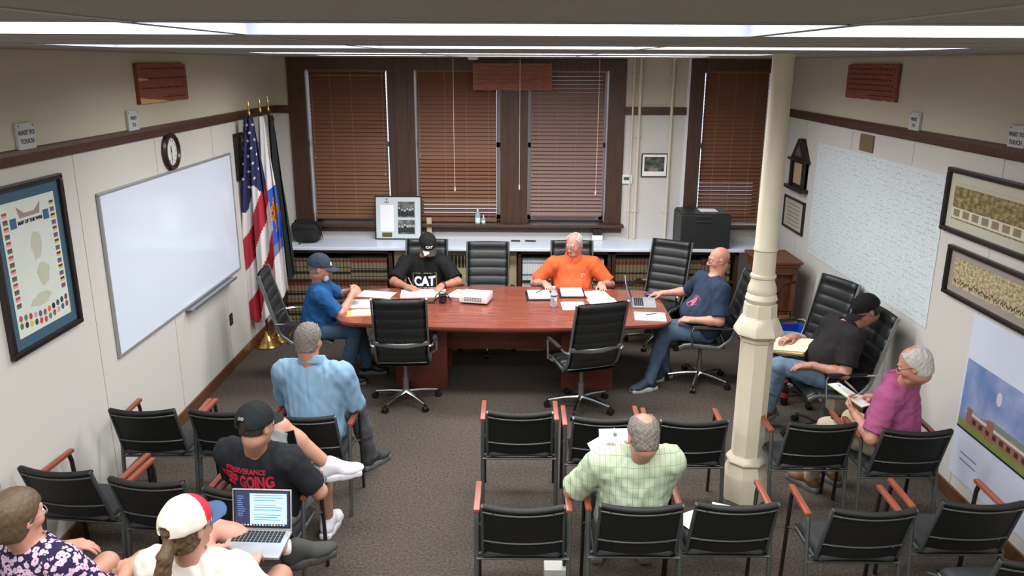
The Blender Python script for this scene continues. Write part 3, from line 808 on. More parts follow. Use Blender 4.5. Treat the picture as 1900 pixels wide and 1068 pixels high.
def sepia(name, c1, c2, c3, sc):
    m = mat(name, c2, .5); nt = m.node_tree; N = nt.nodes; L = nt.links
    tc = N.new('ShaderNodeTexCoord'); mp = N.new('ShaderNodeMapping'); mp.inputs['Scale'].default_value = (sc, 1, sc*1.6)
    n = N.new('ShaderNodeTexNoise'); n.inputs['Scale'].default_value = 4; n.inputs['Detail'].default_value = 7
    cr = N.new('ShaderNodeValToRGB'); e = cr.color_ramp.elements; e[0].position = .35; e[1].position = .66; e[0].color = lin(c1); e[1].color = lin(c3)
    q = e.new(.5); q.color = lin(c2)
    L.new(tc.outputs['Object'], mp.inputs[0]); L.new(mp.outputs[0], n.inputs['Vector']); L.new(n.outputs[0], cr.inputs[0]); L.new(cr.outputs[0], N['Principled BSDF'].inputs['Base Color']); return m
t = wroot('framed_panorama', 'wide dark framed sepia panorama with a white veranda, on the right wall', 'picture', 'R', 5.18, 2.11)
b = B(); frame(b, .66, .23, .035, .04); b.obj('frame', M_blackfr, t); panel(t, 'mat_board', mat('cream_mat', (190, 186, 168), .7), -.63, .63, -.20, .20, -.008)
panel(t, 'sepia_photo', sepia('sepia_treetops', (96, 84, 50), (132, 116, 76), (168, 152, 108), 5), -.56, .56, -.13, .13, -.012, .002)
panel(t, 'sepia_sky', mat('sepia_sky', (188, 182, 160), .6), -.56, .56, .105, .13, -.0142, .001)
b = B(); b.b2(-.56, .56, -.0158, -.0148, -.12, -.045); b.obj('white_veranda', mat('sepia_white', (206, 200, 184), .6), t)
b = B()
for i in range(9): b.b2(-.53+.12*i, -.45+.12*i, -.0166, -.0160, -.105, -.055)
b.obj('veranda_openings', mat('sepia_openings', (138, 124, 94), .6), t)
t = wroot('framed_panorama', 'wide dark framed sepia group photograph below the veranda panorama', 'picture', 'R', 5.10, 1.62)
b = B(); frame(b, .58, .18, .03, .04); b.obj('frame', M_blackfr, t); panel(t, 'mat_board', mat('grey_mauve_mat', (150, 142, 134), .7), -.55, .55, -.155, .155, -.008)
panel(t, 'sepia_photo', sepia('sepia_group', (120, 106, 78), (176, 160, 124), (206, 192, 156), 9), -.49, .49, -.10, .10, -.012, .002)
b = B(); rr = random.Random(9)
for i in range(70):
    x = -.47+.94*i/70; b.ball((x, -.0142, -.055+rr.uniform(-.02, .01)), (.006, .0012, .010), 4)
b.obj('seated_figures', mat('sepia_dark', (58, 48, 36), .7), t)
# building poster
t = wroot('building_poster', 'large white poster of a red brick building under blue sky, right wall', 'poster', 'R', 4.72, .82)
panel(t, 'poster_sheet', mat('poster_white', (206, 212, 228), .35), -.55, .55, -.62, .58, -.001, .004)
ms = mat('poster_sky', (110, 140, 190), .45); nt = ms.node_tree; N = nt.nodes; L = nt.links
tc = N.new('ShaderNodeTexCoord'); n = N.new('ShaderNodeTexNoise'); n.inputs['Scale'].default_value = 3.2; n.inputs['Detail'].default_value = 6
cr = N.new('ShaderNodeValToRGB'); e = cr.color_ramp.elements; e[0].position = .35; e[1].position = .68; e[0].color = lin((96, 124, 172)); e[1].color = lin((170, 178, 206))
L.new(tc.outputs['Object'], n.inputs['Vector']); L.new(n.outputs[0], cr.inputs[0]); L.new(cr.outputs[0], N['Principled BSDF'].inputs['Base Color'])
panel(t, 'poster_sky', ms, -.53, .53, -.24, .26, -.005, .001)
b = B()
b.mi = 0; b.b2(-.53, .53, -.0068, -.0062, -.24, -.18)
b.mi = 1; b.b2(-.42, .53, -.0076, -.0070, -.185, -.115)
b.mi = 2; b.prism([(-.46, -.115), (.53, -.115), (.53, -.095), (-.44, -.095)], .0078, .0084, Mx)
b.mi = 3; b.prism([(-.30, -.095), (.53, -.095), (.53, -.05), (-.16, -.05)], .0070, .0078, Mx)
b.mi = 1; b.b2(-.20, -.12, -.0088, -.0082, -.195, -.06); b.b2(-.44, -.38, -.0088, -.0082, -.18, -.07)
b.mi = 4
for i in range(11): b.b2(-.36+.08*i, -.32+.08*i, -.0092, -.0088, -.165, -.13)
b.mi = 5; b.b2(-.53, .53, -.0098, -.0092, -.252, -.238)
b.mi = 6; b.ball((-.12, -.0065, .12), (.03, .0008, .05), 6)
b.obj('printed_building', [mat('printed_lawn', (120, 132, 70), .6, var=.15, vscale=20), mat('printed_brick', (146, 96, 82), .6), mat('printed_fascia', (200, 192, 184), .6), mat('printed_roof', (122, 128, 120), .6), mat('printed_window', (60, 50, 50), .5), mat('printed_dark_line', (30, 34, 44), .5), mat('printed_cloud', (200, 196, 200), .6)], t)
b = B()
for i in range(2): b.b2(-.44, -.24, -.006, -.005, -.42-.05*i, -.41-.05*i)
b.obj('printed_caption', mat('caption_grey', (120, 124, 140), .7), t)
# outlets
for side, c, z, lab in (('L', 7.72, .52, 'black outlet plate low on the left wall near the flags'), ('R', 6.34, .30, 'black outlet plate low on the right wall')):
    t = wroot('outlet_plate', lab, 'outlet', side, c, z); b = B(); b.b2(-.04, .04, -.008, -.001, -.06, .06, .003); b.obj('plate', M_black, t)
    b = B(); b.b2(-.017, .017, -.010, -.007, .010, .042, .002); b.b2(-.017, .017, -.010, -.007, -.042, -.010, .002); b.obj('sockets', mat('dark_grey_socket', (48, 48, 48), .5), t)
# back wall: thermostat, small photo, black device
t = wroot('thermostat', 'white thermostat with small dark display on the back wall', 'thermostat', 'B', 1.335, 1.70)
b = B(); b.b2(-.065, .065, -.028, -.001, -.055, .055, .008); b.obj('housing', M_white, t); panel(t, 'display', mat('green_lcd', (70, 90, 78), .3), -.04, .03, -.01, .028, -.0275, .002)
t = wroot('framed_photo', 'small framed photograph of a garden beside the thermostat on the back wall', 'picture', 'B', 1.66, 1.87)
b = B(); frame(b, .158, .142, .012, .02); b.obj('frame', mat('dark_maroon_frame', (50, 26, 26), .4), t); panel(t, 'mat_board', M_paper, -.148, .148, -.132, .132, -.004)
panel(t, 'photo', sepia('dark_garden_photo', (20, 30, 22), (70, 76, 66), (110, 112, 104), 3), -.12, .12, -.075, .10, -.0085, .001)
panel(t, 'photo_foreground', mat('pinkish_foreground', (150, 120, 110), .6), -.06, .05, -.07, -.035, -.0097, .0008)

# pull cords and detector at the ceiling
for i, (x, z) in enumerate(((-.725, 1.635), (.03, 1.66), (.925, 1.60))):
    b = B(); b.tube([(0, 0, z), (.004*(i-1), 0, (z+ZC)/2), (0, 0, ZC)], .0028, 6); b.lathe([(.004, .02), (.009, .005), (.009, -.035), (.004, -.04)], 10, (0, 0, z))
    tag(b.obj('hanging_pull_cord', mat('ivory_cord', (214, 200, 178), .6), loc=(x, 9.3, 0), smooth=True), ['ivory pull cord hanging before the middle window', 'ivory pull cord hanging in front of the wide wooden plaque', 'ivory pull cord hanging before the right side of the third window'][i], 'cord')
b = B(); b.lathe([(.0, -.035), (.05, -.03), (.06, -.01), (.06, 0)], 20); tag(b.obj('smoke_detector', M_white, loc=(-.48, 8.9, ZC-.001), smooth=True), 'small round white smoke detector on the ceiling near the windows', 'smoke detector')

# ------------------------------------------------------------------ things on the worktop
WZ = .966
t = thing('photo_collage_frame', 'black framed collage with two group photographs leaning on the worktop', 'picture', (-1.44, 9.535, WZ))
tilt = Matrix.Rotation(-R(7), 4, 'X')
def tilted(b, name, m): b.bm.transform(tilt); return b.obj(name, m, t)
b = B(); W2, HH = .285, .53
for (x0, x1, z0, z1) in ((-W2, W2, HH-.014, HH), (-W2, W2, 0, .014), (-W2, -W2+.014, 0, HH), (W2-.014, W2, 0, HH)): b.b2(x0, x1, -.02, .0, z0, z1, .003)
tilted(b, 'frame', M_black)
b = B(); b.b2(-.275, .275, -.012, -.004, .01, .52); tilted(b, 'mat_board', mat('pale_grey_mat', (196, 204, 208), .5))
b = B(); b.b2(-.22, -.055, -.014, -.012, .10, .42); tilted(b, 'letter', M_paper)
bw = sepia('black_and_white_photo', (60, 64, 64), (96, 100, 98), (150, 154, 150), 2.5)
M_fig = mat('photo_dark_suit', (22, 24, 25), .6); M_face = mat('photo_pale_face', (186, 188, 184), .6)
for z in (.065, .27): b = B(); b.b2(-.005, .20, -.0145, -.0125, z, z+.175 if z < .1 else z+.19); tilted(b, 'group_photo', bw)
for z in (.065, .27):
    b = B(); fr_ = random.Random(int(z*1000))
    for i in range(6):
        x = .012+.033*i; zz = z+.085+fr_.uniform(-.02, .02)
        b.mi = 0; b.b2(x-.015, x+.015, -.0152, -.0146, z+.02, zz, .0)
        b.mi = 1; b.ball((x, -.0150, zz+.014), (.009, .0008, .012), 6)
    tilted(b, 'photographed_figures', [M_fig, M_face])
b = B(); b.b2(-.20, -.08, -.0145, -.012, .03, .085); tilted(b, 'brass_plate', mat('dull_brass', (110, 96, 50), .4, .5))
b = B(); b.tube([(-.14+.03*math.cos(R(a)), -.0135, .475+.03*math.sin(R(a))) for a in range(200, 341, 20)], .003, 6); b.tube([(-.14, -.0135, .45), (-.14, -.0135, .50)], .003, 6); b.box((-.14, -.0135, .488), (.03, .003, .005)); tilted(b, 'anchor_emblem', M_black)
t = thing('camera_bag', 'black soft carry bag with a shoulder strap on the left end of the worktop', 'bag', (-2.53, 9.42, WZ), R(-6))
b = B(); b.box((0, 0, .115), (.32, .18, .22), None, .04)
bmesh.ops.subdivide_edges(b.bm, edges=b.bm.edges[:], cuts=2, use_grid_fill=True)
for v in b.bm.verts: v.co += Vector((noise.noise(v.co*9), noise.noise(v.co*9+Vector((5, 0, 0))), noise.noise(v.co*9+Vector((0, 7, 0)))*.8))*.022
b.obj('bag_body', mat('black_nylon', (26, 26, 27), .6, bump=.3, bscale=200), t, smooth='all')
b = B(); b.box((0, -.10, .09), (.24, .03, .13), (R(8), 0, 0), .012); b.obj('front_pocket', mat('black_nylon_pocket', (34, 34, 35), .6), t, smooth=True)
b = B(); b.tube([(-.15, 0, .20), (-.12, -.03, .26), (0, -.05, .275), (.12, -.03, .25), (.17, 0, .16), (.20, -.02, .04), (.12, -.13, .012), (-.05, -.17, .010), (-.02, -.20, .010)], .009, 6, flat=(1.6, .5)); b.obj('strap', M_black, t, smooth=True)
t = thing('spray_bottle', 'clear spray bottle with a yellow trigger at the left end of the worktop', 'bottle', (-2.82, 9.50, WZ))
M_clear = mat('clear_plastic', (230, 240, 232), .08, trans=.75, alpha=1)
b = B(); b.lathe([(.038, 0), (.042, .01), (.042, .16), (.030, .21), (.014, .24), (.014, .27)], 20); b.obj('bottle_body', mat('milky_plastic', (196, 204, 190), .3, trans=.3), t, smooth=True)
b = B(); b.box((0, -.01, .315), (.028, .06, .03), None, .006); b.cyl((0, 0, .265), (0, 0, .31), .016); b.tube([(0, -.03, .305), (0, -.045, .27), (0, -.035, .25)], .006, 6); b.obj('trigger_head', mat('yellow_plastic', (206, 180, 60), .4), t, smooth=True)
for i, (x, h_, r_, lab) in enumerate(((-.475, .20, .030, 'taller clear pump bottle of hand sanitizer on the window sill'), (-.405, .115, .024, 'shorter pump bottle of hand sanitizer on the window sill'))):
    t = thing('sanitizer_bottle', lab, 'bottle', (x, 9.60, 1.151), 0, 'pump bottles on the window sill')
    b = B(); b.lathe([(r_, 0), (r_*1.05, .01), (r_*1.05, h_*.6), (r_*.5, h_*.72), (r_*.45, h_*.78)], 18); b.obj('bottle_body', mat('pale_blue_gel', (160, 198, 204), .15, trans=.4), t, smooth=True)
    b = B(); b.cyl((0, 0, h_*.76), (0, 0, h_*.95), r_*.35); b.tube([(0, 0, h_*.95), (0, -.03, h_*.98)], .006, 6); b.obj('pump', M_white, t, smooth=True)
    b = B(); b.lathe([(r_*1.07, .02), (r_*1.07, h_*.4)], 18); b.obj('bottle_label', mat('white_teal_label', (214, 228, 226), .5), t, smooth=True)
t = thing('equipment_case', 'large black cabinet box with silver handles on the right end of the worktop', 'box', (2.20, 9.36, WZ))
b = B(); b.b2(-.29, .29, -.26, .20, 0, .40, .012); b.b2(-.27, .27, -.24, .20, .40, .415, .006); b.obj('case_body', mat('charcoal_plastic', (34, 38, 37), .5), t)
for z in (.33, .385):
    b = B(); b.tube([(-.12, -.262, z), (-.12, -.28, z), (.05, -.28, z), (.05, -.262, z)], .006, 6); b.obj('silver_handle', M_chrome, t)
b = B(); b.b2(-.04, .16, -.12, .05, .416, .424, .002); b.obj('paper_on_case', M_paper, None, loc=(2.20, 9.36, WZ)).name = 'folded_note'
tag(bpy.data.objects['folded_note'], 'white folded note lying on top of the black cabinet box', 'paper')
b = B(); b.tube([(.29, -.1, .12), (.31, -.1, .12)], .012, 8); b.obj('side_latch', M_dark, t)
for i, x in enumerate((-.01, .17)):
    b = B(); b.box((0, 0, .009), (.11 if i == 0 else .13, .03, .018), (0, 0, R(-4)), .004)
    tag(b.obj('marker_tray', mat('dark_marker', (50, 52, 58), .5), loc=(x, 9.45, WZ)), ['dark eraser lying on the worktop below the mullion', 'long dark marker lying on the worktop right of the eraser'][i], ['eraser', 'marker'][i]).name = ['board_eraser', 'marker_pen'][i]
t = thing('desk_speaker', 'small black speaker box on a white stand on the worktop below the third window', 'speaker', (.99, 9.56, WZ))
b = B(); b.box((0, 0, .10), (.115, .05, .075), None, .008); b.obj('speaker_body', M_black, t); b = B(); b.box((0, 0, .032), (.13, .06, .062), None, .006); b.obj('white_stand', M_white, t)
b = B(); b.b2(-.03, .03, -.02, .02, 0, .26, .004); tag(b.obj('wooden_post_stub', mat('beige_post', (186, 166, 138), .6), loc=(-1.07, 9.60, WZ)), 'short beige wooden post standing right of the photo collage', 'post')

# ------------------------------------------------------------------ lectern, bag, bin, floor things
M_oak = wood('oak_lectern', (112, 66, 40), (80, 45, 27), .4, (10, 10, 1.5))
t = thing('lectern', 'carved brown oak lectern in the corner behind the column', 'lectern', (2.76, 8.42, 0))
b = B(); b.b2(-.20, .26, -.29, .31, 1.02, 1.05, .008); b.b2(-.18, .24, -.27, .29, .985, 1.02, .006); b.b2(-.165, .225, -.255, .275, .90, .985, .004); b.obj('top', M_oak, t)
b = B(); b.b2(-.13, .19, -.18, .24, .10, .90, .004); b.obj('body', M_oak, t)
for s in (-.16, .17):
    b = B(); b.b2(s, s+.045, -.25, -.20, .10, .70, .004); b.prism([(-.25, .70), (-.18, .70), (-.18, .90), (-.27, .90), (-.27, .84), (-.23, .80)], s, s+.045, Matrix(((0, 0, 1, 0), (1, 0, 0, 0), (0, 1, 0, 0), (0, 0, 0, 1)))); b.obj('carved_bracket', M_oak, t)
b = B(); b.prism([(-.11, .88), (.17, .88), (.17, .80), (.10, .78), (.06, .70), (.03, .66), (0, .70), (-.04, .78), (-.11, .80)], .185, .20, Mx); b.obj('carved_apron', M_oak, t)
b = B(); b.b2(-.20, .25, -.28, .30, 0, .10, .01); b.obj('plinth', M_oak, t)
def blob(name, label, cat, loc, size, m, amp=.02, fr=5, rz=0, group=None):
    b = B(); b.box((0, 0, size[2]/2), size, None, min(size)*.28)
    bmesh.ops.subdivide_edges(b.bm, edges=b.bm.edges[:], cuts=3, use_grid_fill=True)
    for v in b.bm.verts:
        k = Vector((noise.noise(v.co*fr+Vector((3, 1, 2))), noise.noise(v.co*fr+Vector((9, 4, 0))), noise.noise(v.co*fr+Vector((0, 7, 5)))))*amp
        if v.co.z < .02: k.z = 0
        v.co += k
    mz = min(v.co.z for v in b.bm.verts)
    for v in b.bm.verts: v.co.z -= mz
    o = b.obj(name, m, None, loc=loc, smooth='all', rz=rz); return tag(o, label, cat, group)
t = thing('leather_bag', 'rounded brown leather bag standing on the floor by the lectern', 'bag', (2.76, 7.94, 0))
o = blob('bag_body', None, None, (0, 0, 0), (.34, .24, .52), mat('brown_leather', (118, 72, 46), .5, var=.2, vscale=6), .03); o.parent = t
b = B(); b.tube([(-.12, 0, .44), (-.09, -.02, .58), (.09, -.02, .58), (.12, 0, .44)], .010, 6); b.obj('handle', M_dark, t, smooth=True)
t = thing('recycling_bin', 'blue plastic recycling bin behind the empty chair by the right wall', 'bin', (2.66, 7.62, 0), R(4))
b = B(); pr = [(.24, .16, 0), (.285, .195, .46), (.30, .21, .46), (.30, .21, .475), (.272, .182, .475), (.228, .148, .02)]
R4 = []
for (a, c_, z) in pr: R4.append([b.bm.verts.new((sx*a, sy*c_, z)) for sx, sy in ((-1, -1), (1, -1), (1, 1), (-1, 1))])
for i in range(len(R4)-1):
    for k in range(4): b.bm.faces.new((R4[i][k], R4[i][(k+1) % 4], R4[i+1][(k+1) % 4], R4[i+1][k]))
b.bm.faces.new(R4[0]); b.bm.faces.new(R4[-1])
b.obj('bin_body', mat('blue_plastic', (24, 66, 176), .4), t)
b = B(); b.prism([(.05*math.cos(q), .05*math.sin(q)) for q in [j*math.pi/6 for j in range(12)]], .197, .199, Mx @ Matrix.Translation((0, .30, 0))); b.obj('round_emblem', M_white, t)
t = thing('plastic_tub', 'round clear plastic tub resting on the empty office chair by the right wall', 'tub', (2.60, 7.12, .488))
b = B(); b.lathe([(.10, 0), (.125, .09), (.132, .092), (.132, .10), (.120, .10), (.094, .008), (.001, .006)], 28); b.obj('tub_body', mat('frosted_plastic', (178, 196, 206), .25, trans=.35), t, smooth=True)
t = thing('cola_bottle', 'dark soda bottle with a red label standing on the floor near the column', 'bottle', (2.50, 6.86, 0))
b = B(); b.lathe([(.030, 0), (.034, .01), (.034, .07), (.030, .10), (.034, .13), (.032, .16), (.014, .20), (.013, .225)], 18); b.obj('bottle_body', mat('dark_cola', (28, 14, 12), .12), t, smooth=True)
b = B(); b.lathe([(.0335, .075), (.0335, .125)], 18); b.obj('bottle_label', mat('red_label', (150, 30, 30), .5), t); b = B(); b.cyl((0, 0, .222), (0, 0, .24), .015); b.obj('cap', mat('red_cap', (160, 30, 30), .5), t)
blob('canvas_bag', 'tan canvas bag slumped on the floor against the right wall', 'bag', (2.98, 6.78, 0), (.30, .42, .24), mat('tan_canvas', (176, 162, 136), .9), .03)
# papers on seats / floor
def sheet(name, label, cat, loc, w_, d_, rz, m=None, th=.002, curl=.0, group=None, lines=True, z_extra=0):
    b = B(); b.grid(lambda u, v: Vector(((u-.5)*w_, (v-.5)*d_, curl*math.sin(u*3.1)*math.sin(v*2.2))), 8, 8, thick=th)
    mz = min(v.co.z for v in b.bm.verts)
    for v in b.bm.verts: v.co.z -= mz
    if not lines:
        return tag(b.obj(name, m or M_paper, None, loc=loc, rz=rz, smooth=True), label, cat, group)
    t = thing(name, label, cat, loc, rz, group); b.obj('page', m or M_paper, t, smooth=True)
    b = B(); rr = random.Random(len(label))
    for i in range(int(d_/.022)):
        y = d_/2-.03-i*.016
        if y < -d_/2+.02: break
        ww = (w_-.05)*rr.uniform(.5, 1); b.box((-w_/2+.025+ww/2, y, th+curl*.9+.0012), (ww, .003, .0006))
    b.obj('printed_lines', M_ink, t); return t
TZ = .7505
sheet('paper_sheet', 'white page beside the clasped hands of the man in the blue polo shirt', 'paper', (-1.44, 7.86, TZ), .36, .22, R(-12), curl=.004)
t = sheet('paper_stack', 'stack of white pages at the left end of the table', 'paper', (-1.44, 7.52, TZ), .40, .26, R(6), th=.012)
t = sheet('manila_folder', 'open manila folder with papers at the near left corner of the table', 'folder', (-1.43, 7.23, TZ), .36, .20, R(10), m=mat('manila_orange', (228, 164, 92), .6), th=.004, lines=False)
sheet('paper_sheet', 'white page lying on the manila folder', 'paper', (-1.42, 7.25, TZ+.005), .30, .17, R(10), curl=.003)
sheet('large_document', 'large white document the bearded man is writing on', 'paper', (-.96, 7.90, TZ), .46, .28, R(5), th=.008)
sheet('paper_sheet', 'white page between the writing man and the projector', 'paper', (-.57, 7.90, TZ), .22, .28, R(-22), curl=.003)
def binder(name, label, loc, rz):
    t = thing(name, label, 'binder', loc, rz)
    b = B(); b.box((0, 0, .006), (.27, .31, .012), None, .004); b.obj('cover', M_black, t)
    b = B(); b.box((.0, .0, .020), (.225, .275, .018), None, .002); b.obj('page_block', M_paper, t)
    b = B()
    for i in range(9): b.box((-.01, .10-.024*i, .0295), (.17, .003, .0008))
    b.obj('printed_lines', M_ink, t); return t
binder('ring_binder', 'black binder with a pen on its white pages, left of the water bottle', (.235, 7.83, TZ), R(3))
binder('ring_binder', 'thick black binder with white pages right of the water bottle', (.575, 7.93, TZ), R(1))
sheet('paper_sheet', 'white page on the table behind the near right office chair', 'paper', (.565, 7.50, TZ), .23, .26, R(2), curl=.002)
sheet('paper_sheet', 'white page under the left hand of the man in orange', 'paper', (.83, 7.90, TZ), .24, .28, R(12), curl=.003)
sheet('paper_sheet', 'white page between the binder and the silver laptop', 'paper', (.87, 7.64, TZ), .28, .24, R(8), curl=.002, th=.003)
sheet('paper_pad', 'white notepad at the right end of the table next to the silver laptop', 'notepad', (1.265, 7.16, TZ), .29, .24, R(-6), th=.010)
def pen(label, p, rz, m=M_dark, tilt_=0, h=.005):
    t = thing('pen', label, 'pen', p, rz); b = B(); b.cyl((-.065, 0, h), (.05, 0, h+tilt_), .004, None, 8); b.obj('barrel', m, t); b = B(); b.cyl((.05, 0, h+tilt_), (.065, 0, h+tilt_*1.1), .0035, .001, 8); b.obj('tip', M_alu, t)
pen('black pen lying on the left binder', (.24, 7.90, TZ+.0305), R(60)); pen('dark pen lying on the notepad by the silver laptop', (1.29, 7.20, TZ+.013), R(20))
# projector
t = thing('projector', 'white data projector on the conference table', 'projector', (-.40, 7.64, TZ), R(-12))
b = B(); b.box((0, 0, .052), (.29, .24, .075), None, .012); b.obj('housing', M_white, t, smooth=True)
b = B()
for i in range(3):
    for j in range(7): b.b2(-.09+.026*j, -.07+.026*j, -.1225, -.119, .035+.014*i, .043+.014*i)
b.obj('vent_grille', mat('grey_vent', (110, 112, 116), .6), t)['kind'] = 'stuff'
b = B(); b.cyl((-.146, .02, .055), (-.158, .02, .055), .028, None, 20); b.obj('lens', mat('dark_lens', (20, 22, 30), .1), t, smooth=True)
b = B()
for (x, y) in ((-.1, -.08), (.1, -.08), (-.1, .08), (.1, .08)): b.cyl((x, y, 0), (x, y, .016), .012, None, 10)
b.obj('feet', M_dark, t); b = B(); b.b2(-.05, .06, -.02, .03, .0895, .092); b.obj('control_panel', mat('light_grey_panel', (190, 192, 194), .5), t)
# water bottle
t = thing('water_bottle', 'clear plastic water bottle with a blue label on the table before the man in orange', 'bottle', (.37, 7.47, TZ))
b = B(); b.lathe([(.028, 0), (.033, .008), (.033, .05), (.030, .06), (.033, .07), (.033, .135), (.022, .165), (.013, .180), (.013, .192)], 20); b.obj('bottle_body', mat('clear_bottle', (222, 230, 236), .08, trans=.7), t, smooth=True)
b = B(); b.lathe([(.0338, .095), (.0338, .135)], 20); b.obj('bottle_label', bands('bottle_label_blue', [(0, (190, 205, 220)), (.3, (50, 80, 140)), (.7, (220, 226, 232))], 2, .095, .135), t, smooth=True)
b = B(); b.cyl((0, 0, .188), (0, 0, .207), .015, None, 16); b.obj('cap', M_white, t, smooth=True)
# headset / camera lump with cable
t = thing('video_camera', 'small black camcorder with a coiled strap on the table by the writing man', 'camera', (-.735, 7.62, TZ), R(10))
b = B(); b.box((0, 0, .045), (.075, .12, .06), None, .012); b.obj('camera_body', M_dark, t, smooth=True)
b = B(); b.cyl((0, -.058, .047), (0, -.09, .047), .024, .026, 18); b.obj('lens', mat('dark_lens2', (16, 18, 24), .1), t, smooth=True)
b = B(); b.tube([(.0+.085*math.cos(R(a)), -.0+.075*math.sin(R(a)), .05-.035*math.cos(R(a*2))) for a in range(0, 360, 24)], .007, 6, closed=True); b.obj('strap', M_black, t, smooth=True)
b = B(); b.box((-.17, -.05, .006), (.20, .035, .011), None, .003); tag(b.obj('black_case', M_dark, None, loc=(-.735, 7.62, TZ)), 'flat black case lying left of the camcorder', 'case')
# silver laptop on the table, screen facing right
def laptop(name, label, M, w_, d_, open_deg, m, screen, parent_loc):
    t = thing(name, label, 'laptop', parent_loc)
    t.matrix_world = M; ROOTM[t.name] = M
    b = B(); b.box((0, 0, .008), (w_, d_, .016), None, .005); b.obj('base', m, t, smooth=True)
    b = B(); n = 13
    for i in range(n):
        for j in range(5): b.b2(-w_*.42+i*w_*.84/n, -w_*.42+(i+.82)*w_*.84/n, d_*.02+j*.0185, d_*.02+j*.0185+.015, .0163, .0178)
    b.obj('keyboard', mat('black_keys', (22, 24, 22), .5), t)
    b = B(); b.b2(-.05, .05, -d_*.42, -d_*.12, .0162, .0168); b.obj('trackpad', mat('trackpad_silver', (176, 178, 180), .35, .3), t)
    Mh = Matrix.Translation((0, d_/2-.004, .016)) @ Matrix.Rotation(-R(open_deg-90), 4, 'X')
    b = B(); b.b2(-w_/2, w_/2, -.004, .004, 0, d_*.98, .003); b.bm.transform(Mh); sc = b.obj('lid', m, t, smooth=True)
    b = B(); b.b2(-w_*.48, w_*.48, -.0052, -.0042, .012, d_*.955); b.bm.transform(Mh); b.obj('bezel', M_dark, sc)
    b = B(); b.b2(-w_*.45, w_*.45, -.0058, -.0053, .022, d_*.93); b.bm.transform(Mh); b.obj('screen', mat('screen_dark_blue', (36, 44, 78), .3, emit=.5), sc)
    if screen:
        b = B(); b.b2(-w_*.20, w_*.42, -.0066, -.0060, .034, d_*.88); b.bm.transform(Mh); b.obj('document_window', mat('screen_page', (150, 196, 240), .3, emit=1.0), sc)
        b = B(); rr = random.Random(2)
        for k in range(12):
            if k % 4 == 3: continue
            z = d_*.83-k*.0125; ww = w_*.50*rr.uniform(.7, 1); b.b2(-w_*.13, -w_*.13+ww, -.0072, -.0068, z, z+.0035)
        b.bm.transform(Mh); b.obj('text_lines', mat('screen_text', (70, 100, 160), .5, emit=.6), sc)
        b = B()
        for k in range(10): b.b2(-w_*.41, -w_*.41+.03*rr.uniform(.5, 1.3), -.0066, -.0060, d_*.80-k*.011, d_*.80-k*.011+.004)
        b.bm.transform(Mh); b.obj('sidebar', mat('screen_sidebar', (80, 120, 170), .5, emit=.5), sc)
        b = B(); ic = [(200, 200, 210), (220, 120, 90), (90, 170, 220), (230, 200, 90)]
        for k in range(16): b.mi = k % 4; b.b2(-w_*.40+k*w_*.05, -w_*.40+k*w_*.05+.008, -.0066, -.0060, .0245, .0315)
        b.bm.transform(Mh); b.obj('dock_icons', [mat('screen_icon_%s' % s_, c_, .5, emit=.6) for s_, c_ in zip(('grey', 'red', 'blue', 'yellow'), ic)], sc)
    return t
M_silver = mat('silver_aluminium', (172, 176, 180), .35, .35)
laptop('laptop', 'open silver laptop on the table in front of the man in the navy shirt', Matrix.Translation((1.27, 7.60, TZ+.001)) @ Matrix.Rotation(R(84), 4, 'Z'), .34, .24, 108, M_silver, False, (0, 0, 0))
b = B(); b.ball((0, 0, .016), (.034, .055, .02), 10, Matrix.Rotation(R(75), 3, 'Z')); b.bm.transform(Matrix.Translation((0, 0, .004)))
tag(b.obj('computer_mouse', mat('blue_mouse', (44, 44, 110), .3), None, loc=(1.37, 7.85, TZ), smooth=True), 'dark blue computer mouse under the hand of the man in the navy shirt', 'computer mouse')
sheet('paper_sheet', 'white page on the seat of the chair right of the green shirt', 'paper', (1.10, 4.13, .472), .26, .22, R(30), lines=False, curl=.003)
sheet('paper_sheet', 'white page standing out above the seat beside the column base', 'paper', (1.28, 4.20, .476), .24, .17, R(-25), curl=.003)
b = B(); b.b2(-.07, .07, -.05, .05, 0, .10, .004); tag(b.obj('white_carton', M_white, None, loc=(.25, 4.22, 0)), 'small white carton on the floor under an aisle-side guest chair', 'carton')

# ------------------------------------------------------------------ flags
def flag_stand(name, label, x, y, top):
    t = thing(name, label, 'flag stand', (x, y, 0), 0, 'brass-based flag poles in the left corner')
    b = B(); b.lathe([(.150, 0), (.150, .012), (.130, .03), (.075, .065), (.040, .10), (.024, .15), (.020, .17)], 28); b.obj('base', M_brass, t, smooth=True)
    b = B(); b.cyl((0, 0, .15), (0, 0, top-.14), .013, None, 12); b.obj('pole', wood('dark_pole_wood', (58, 34, 24), (44, 26, 18), .35), t, smooth=True)
    b = B(); b.lathe([(.016, -.14), (.018, -.12), (.010, -.10), (.012, -.085), (.016, -.06), (.008, -.03), (.002, .02)], 12, (0, 0, top)); b.obj('finial', M_brass, t, smooth=True)
    return t
flag_stand('flag_stand', 'brass flag stand holding the red, white and blue striped flag', -2.77, 8.38, 2.66)
flag_stand('flag_stand', 'brass flag stand holding the white flag, just right of the striped one', -2.71, 8.56, 2.68)
flag_stand('flag_stand', 'flag stand holding the dark fringed flag nearest the bookcase', -2.69, 8.78, 2.68)
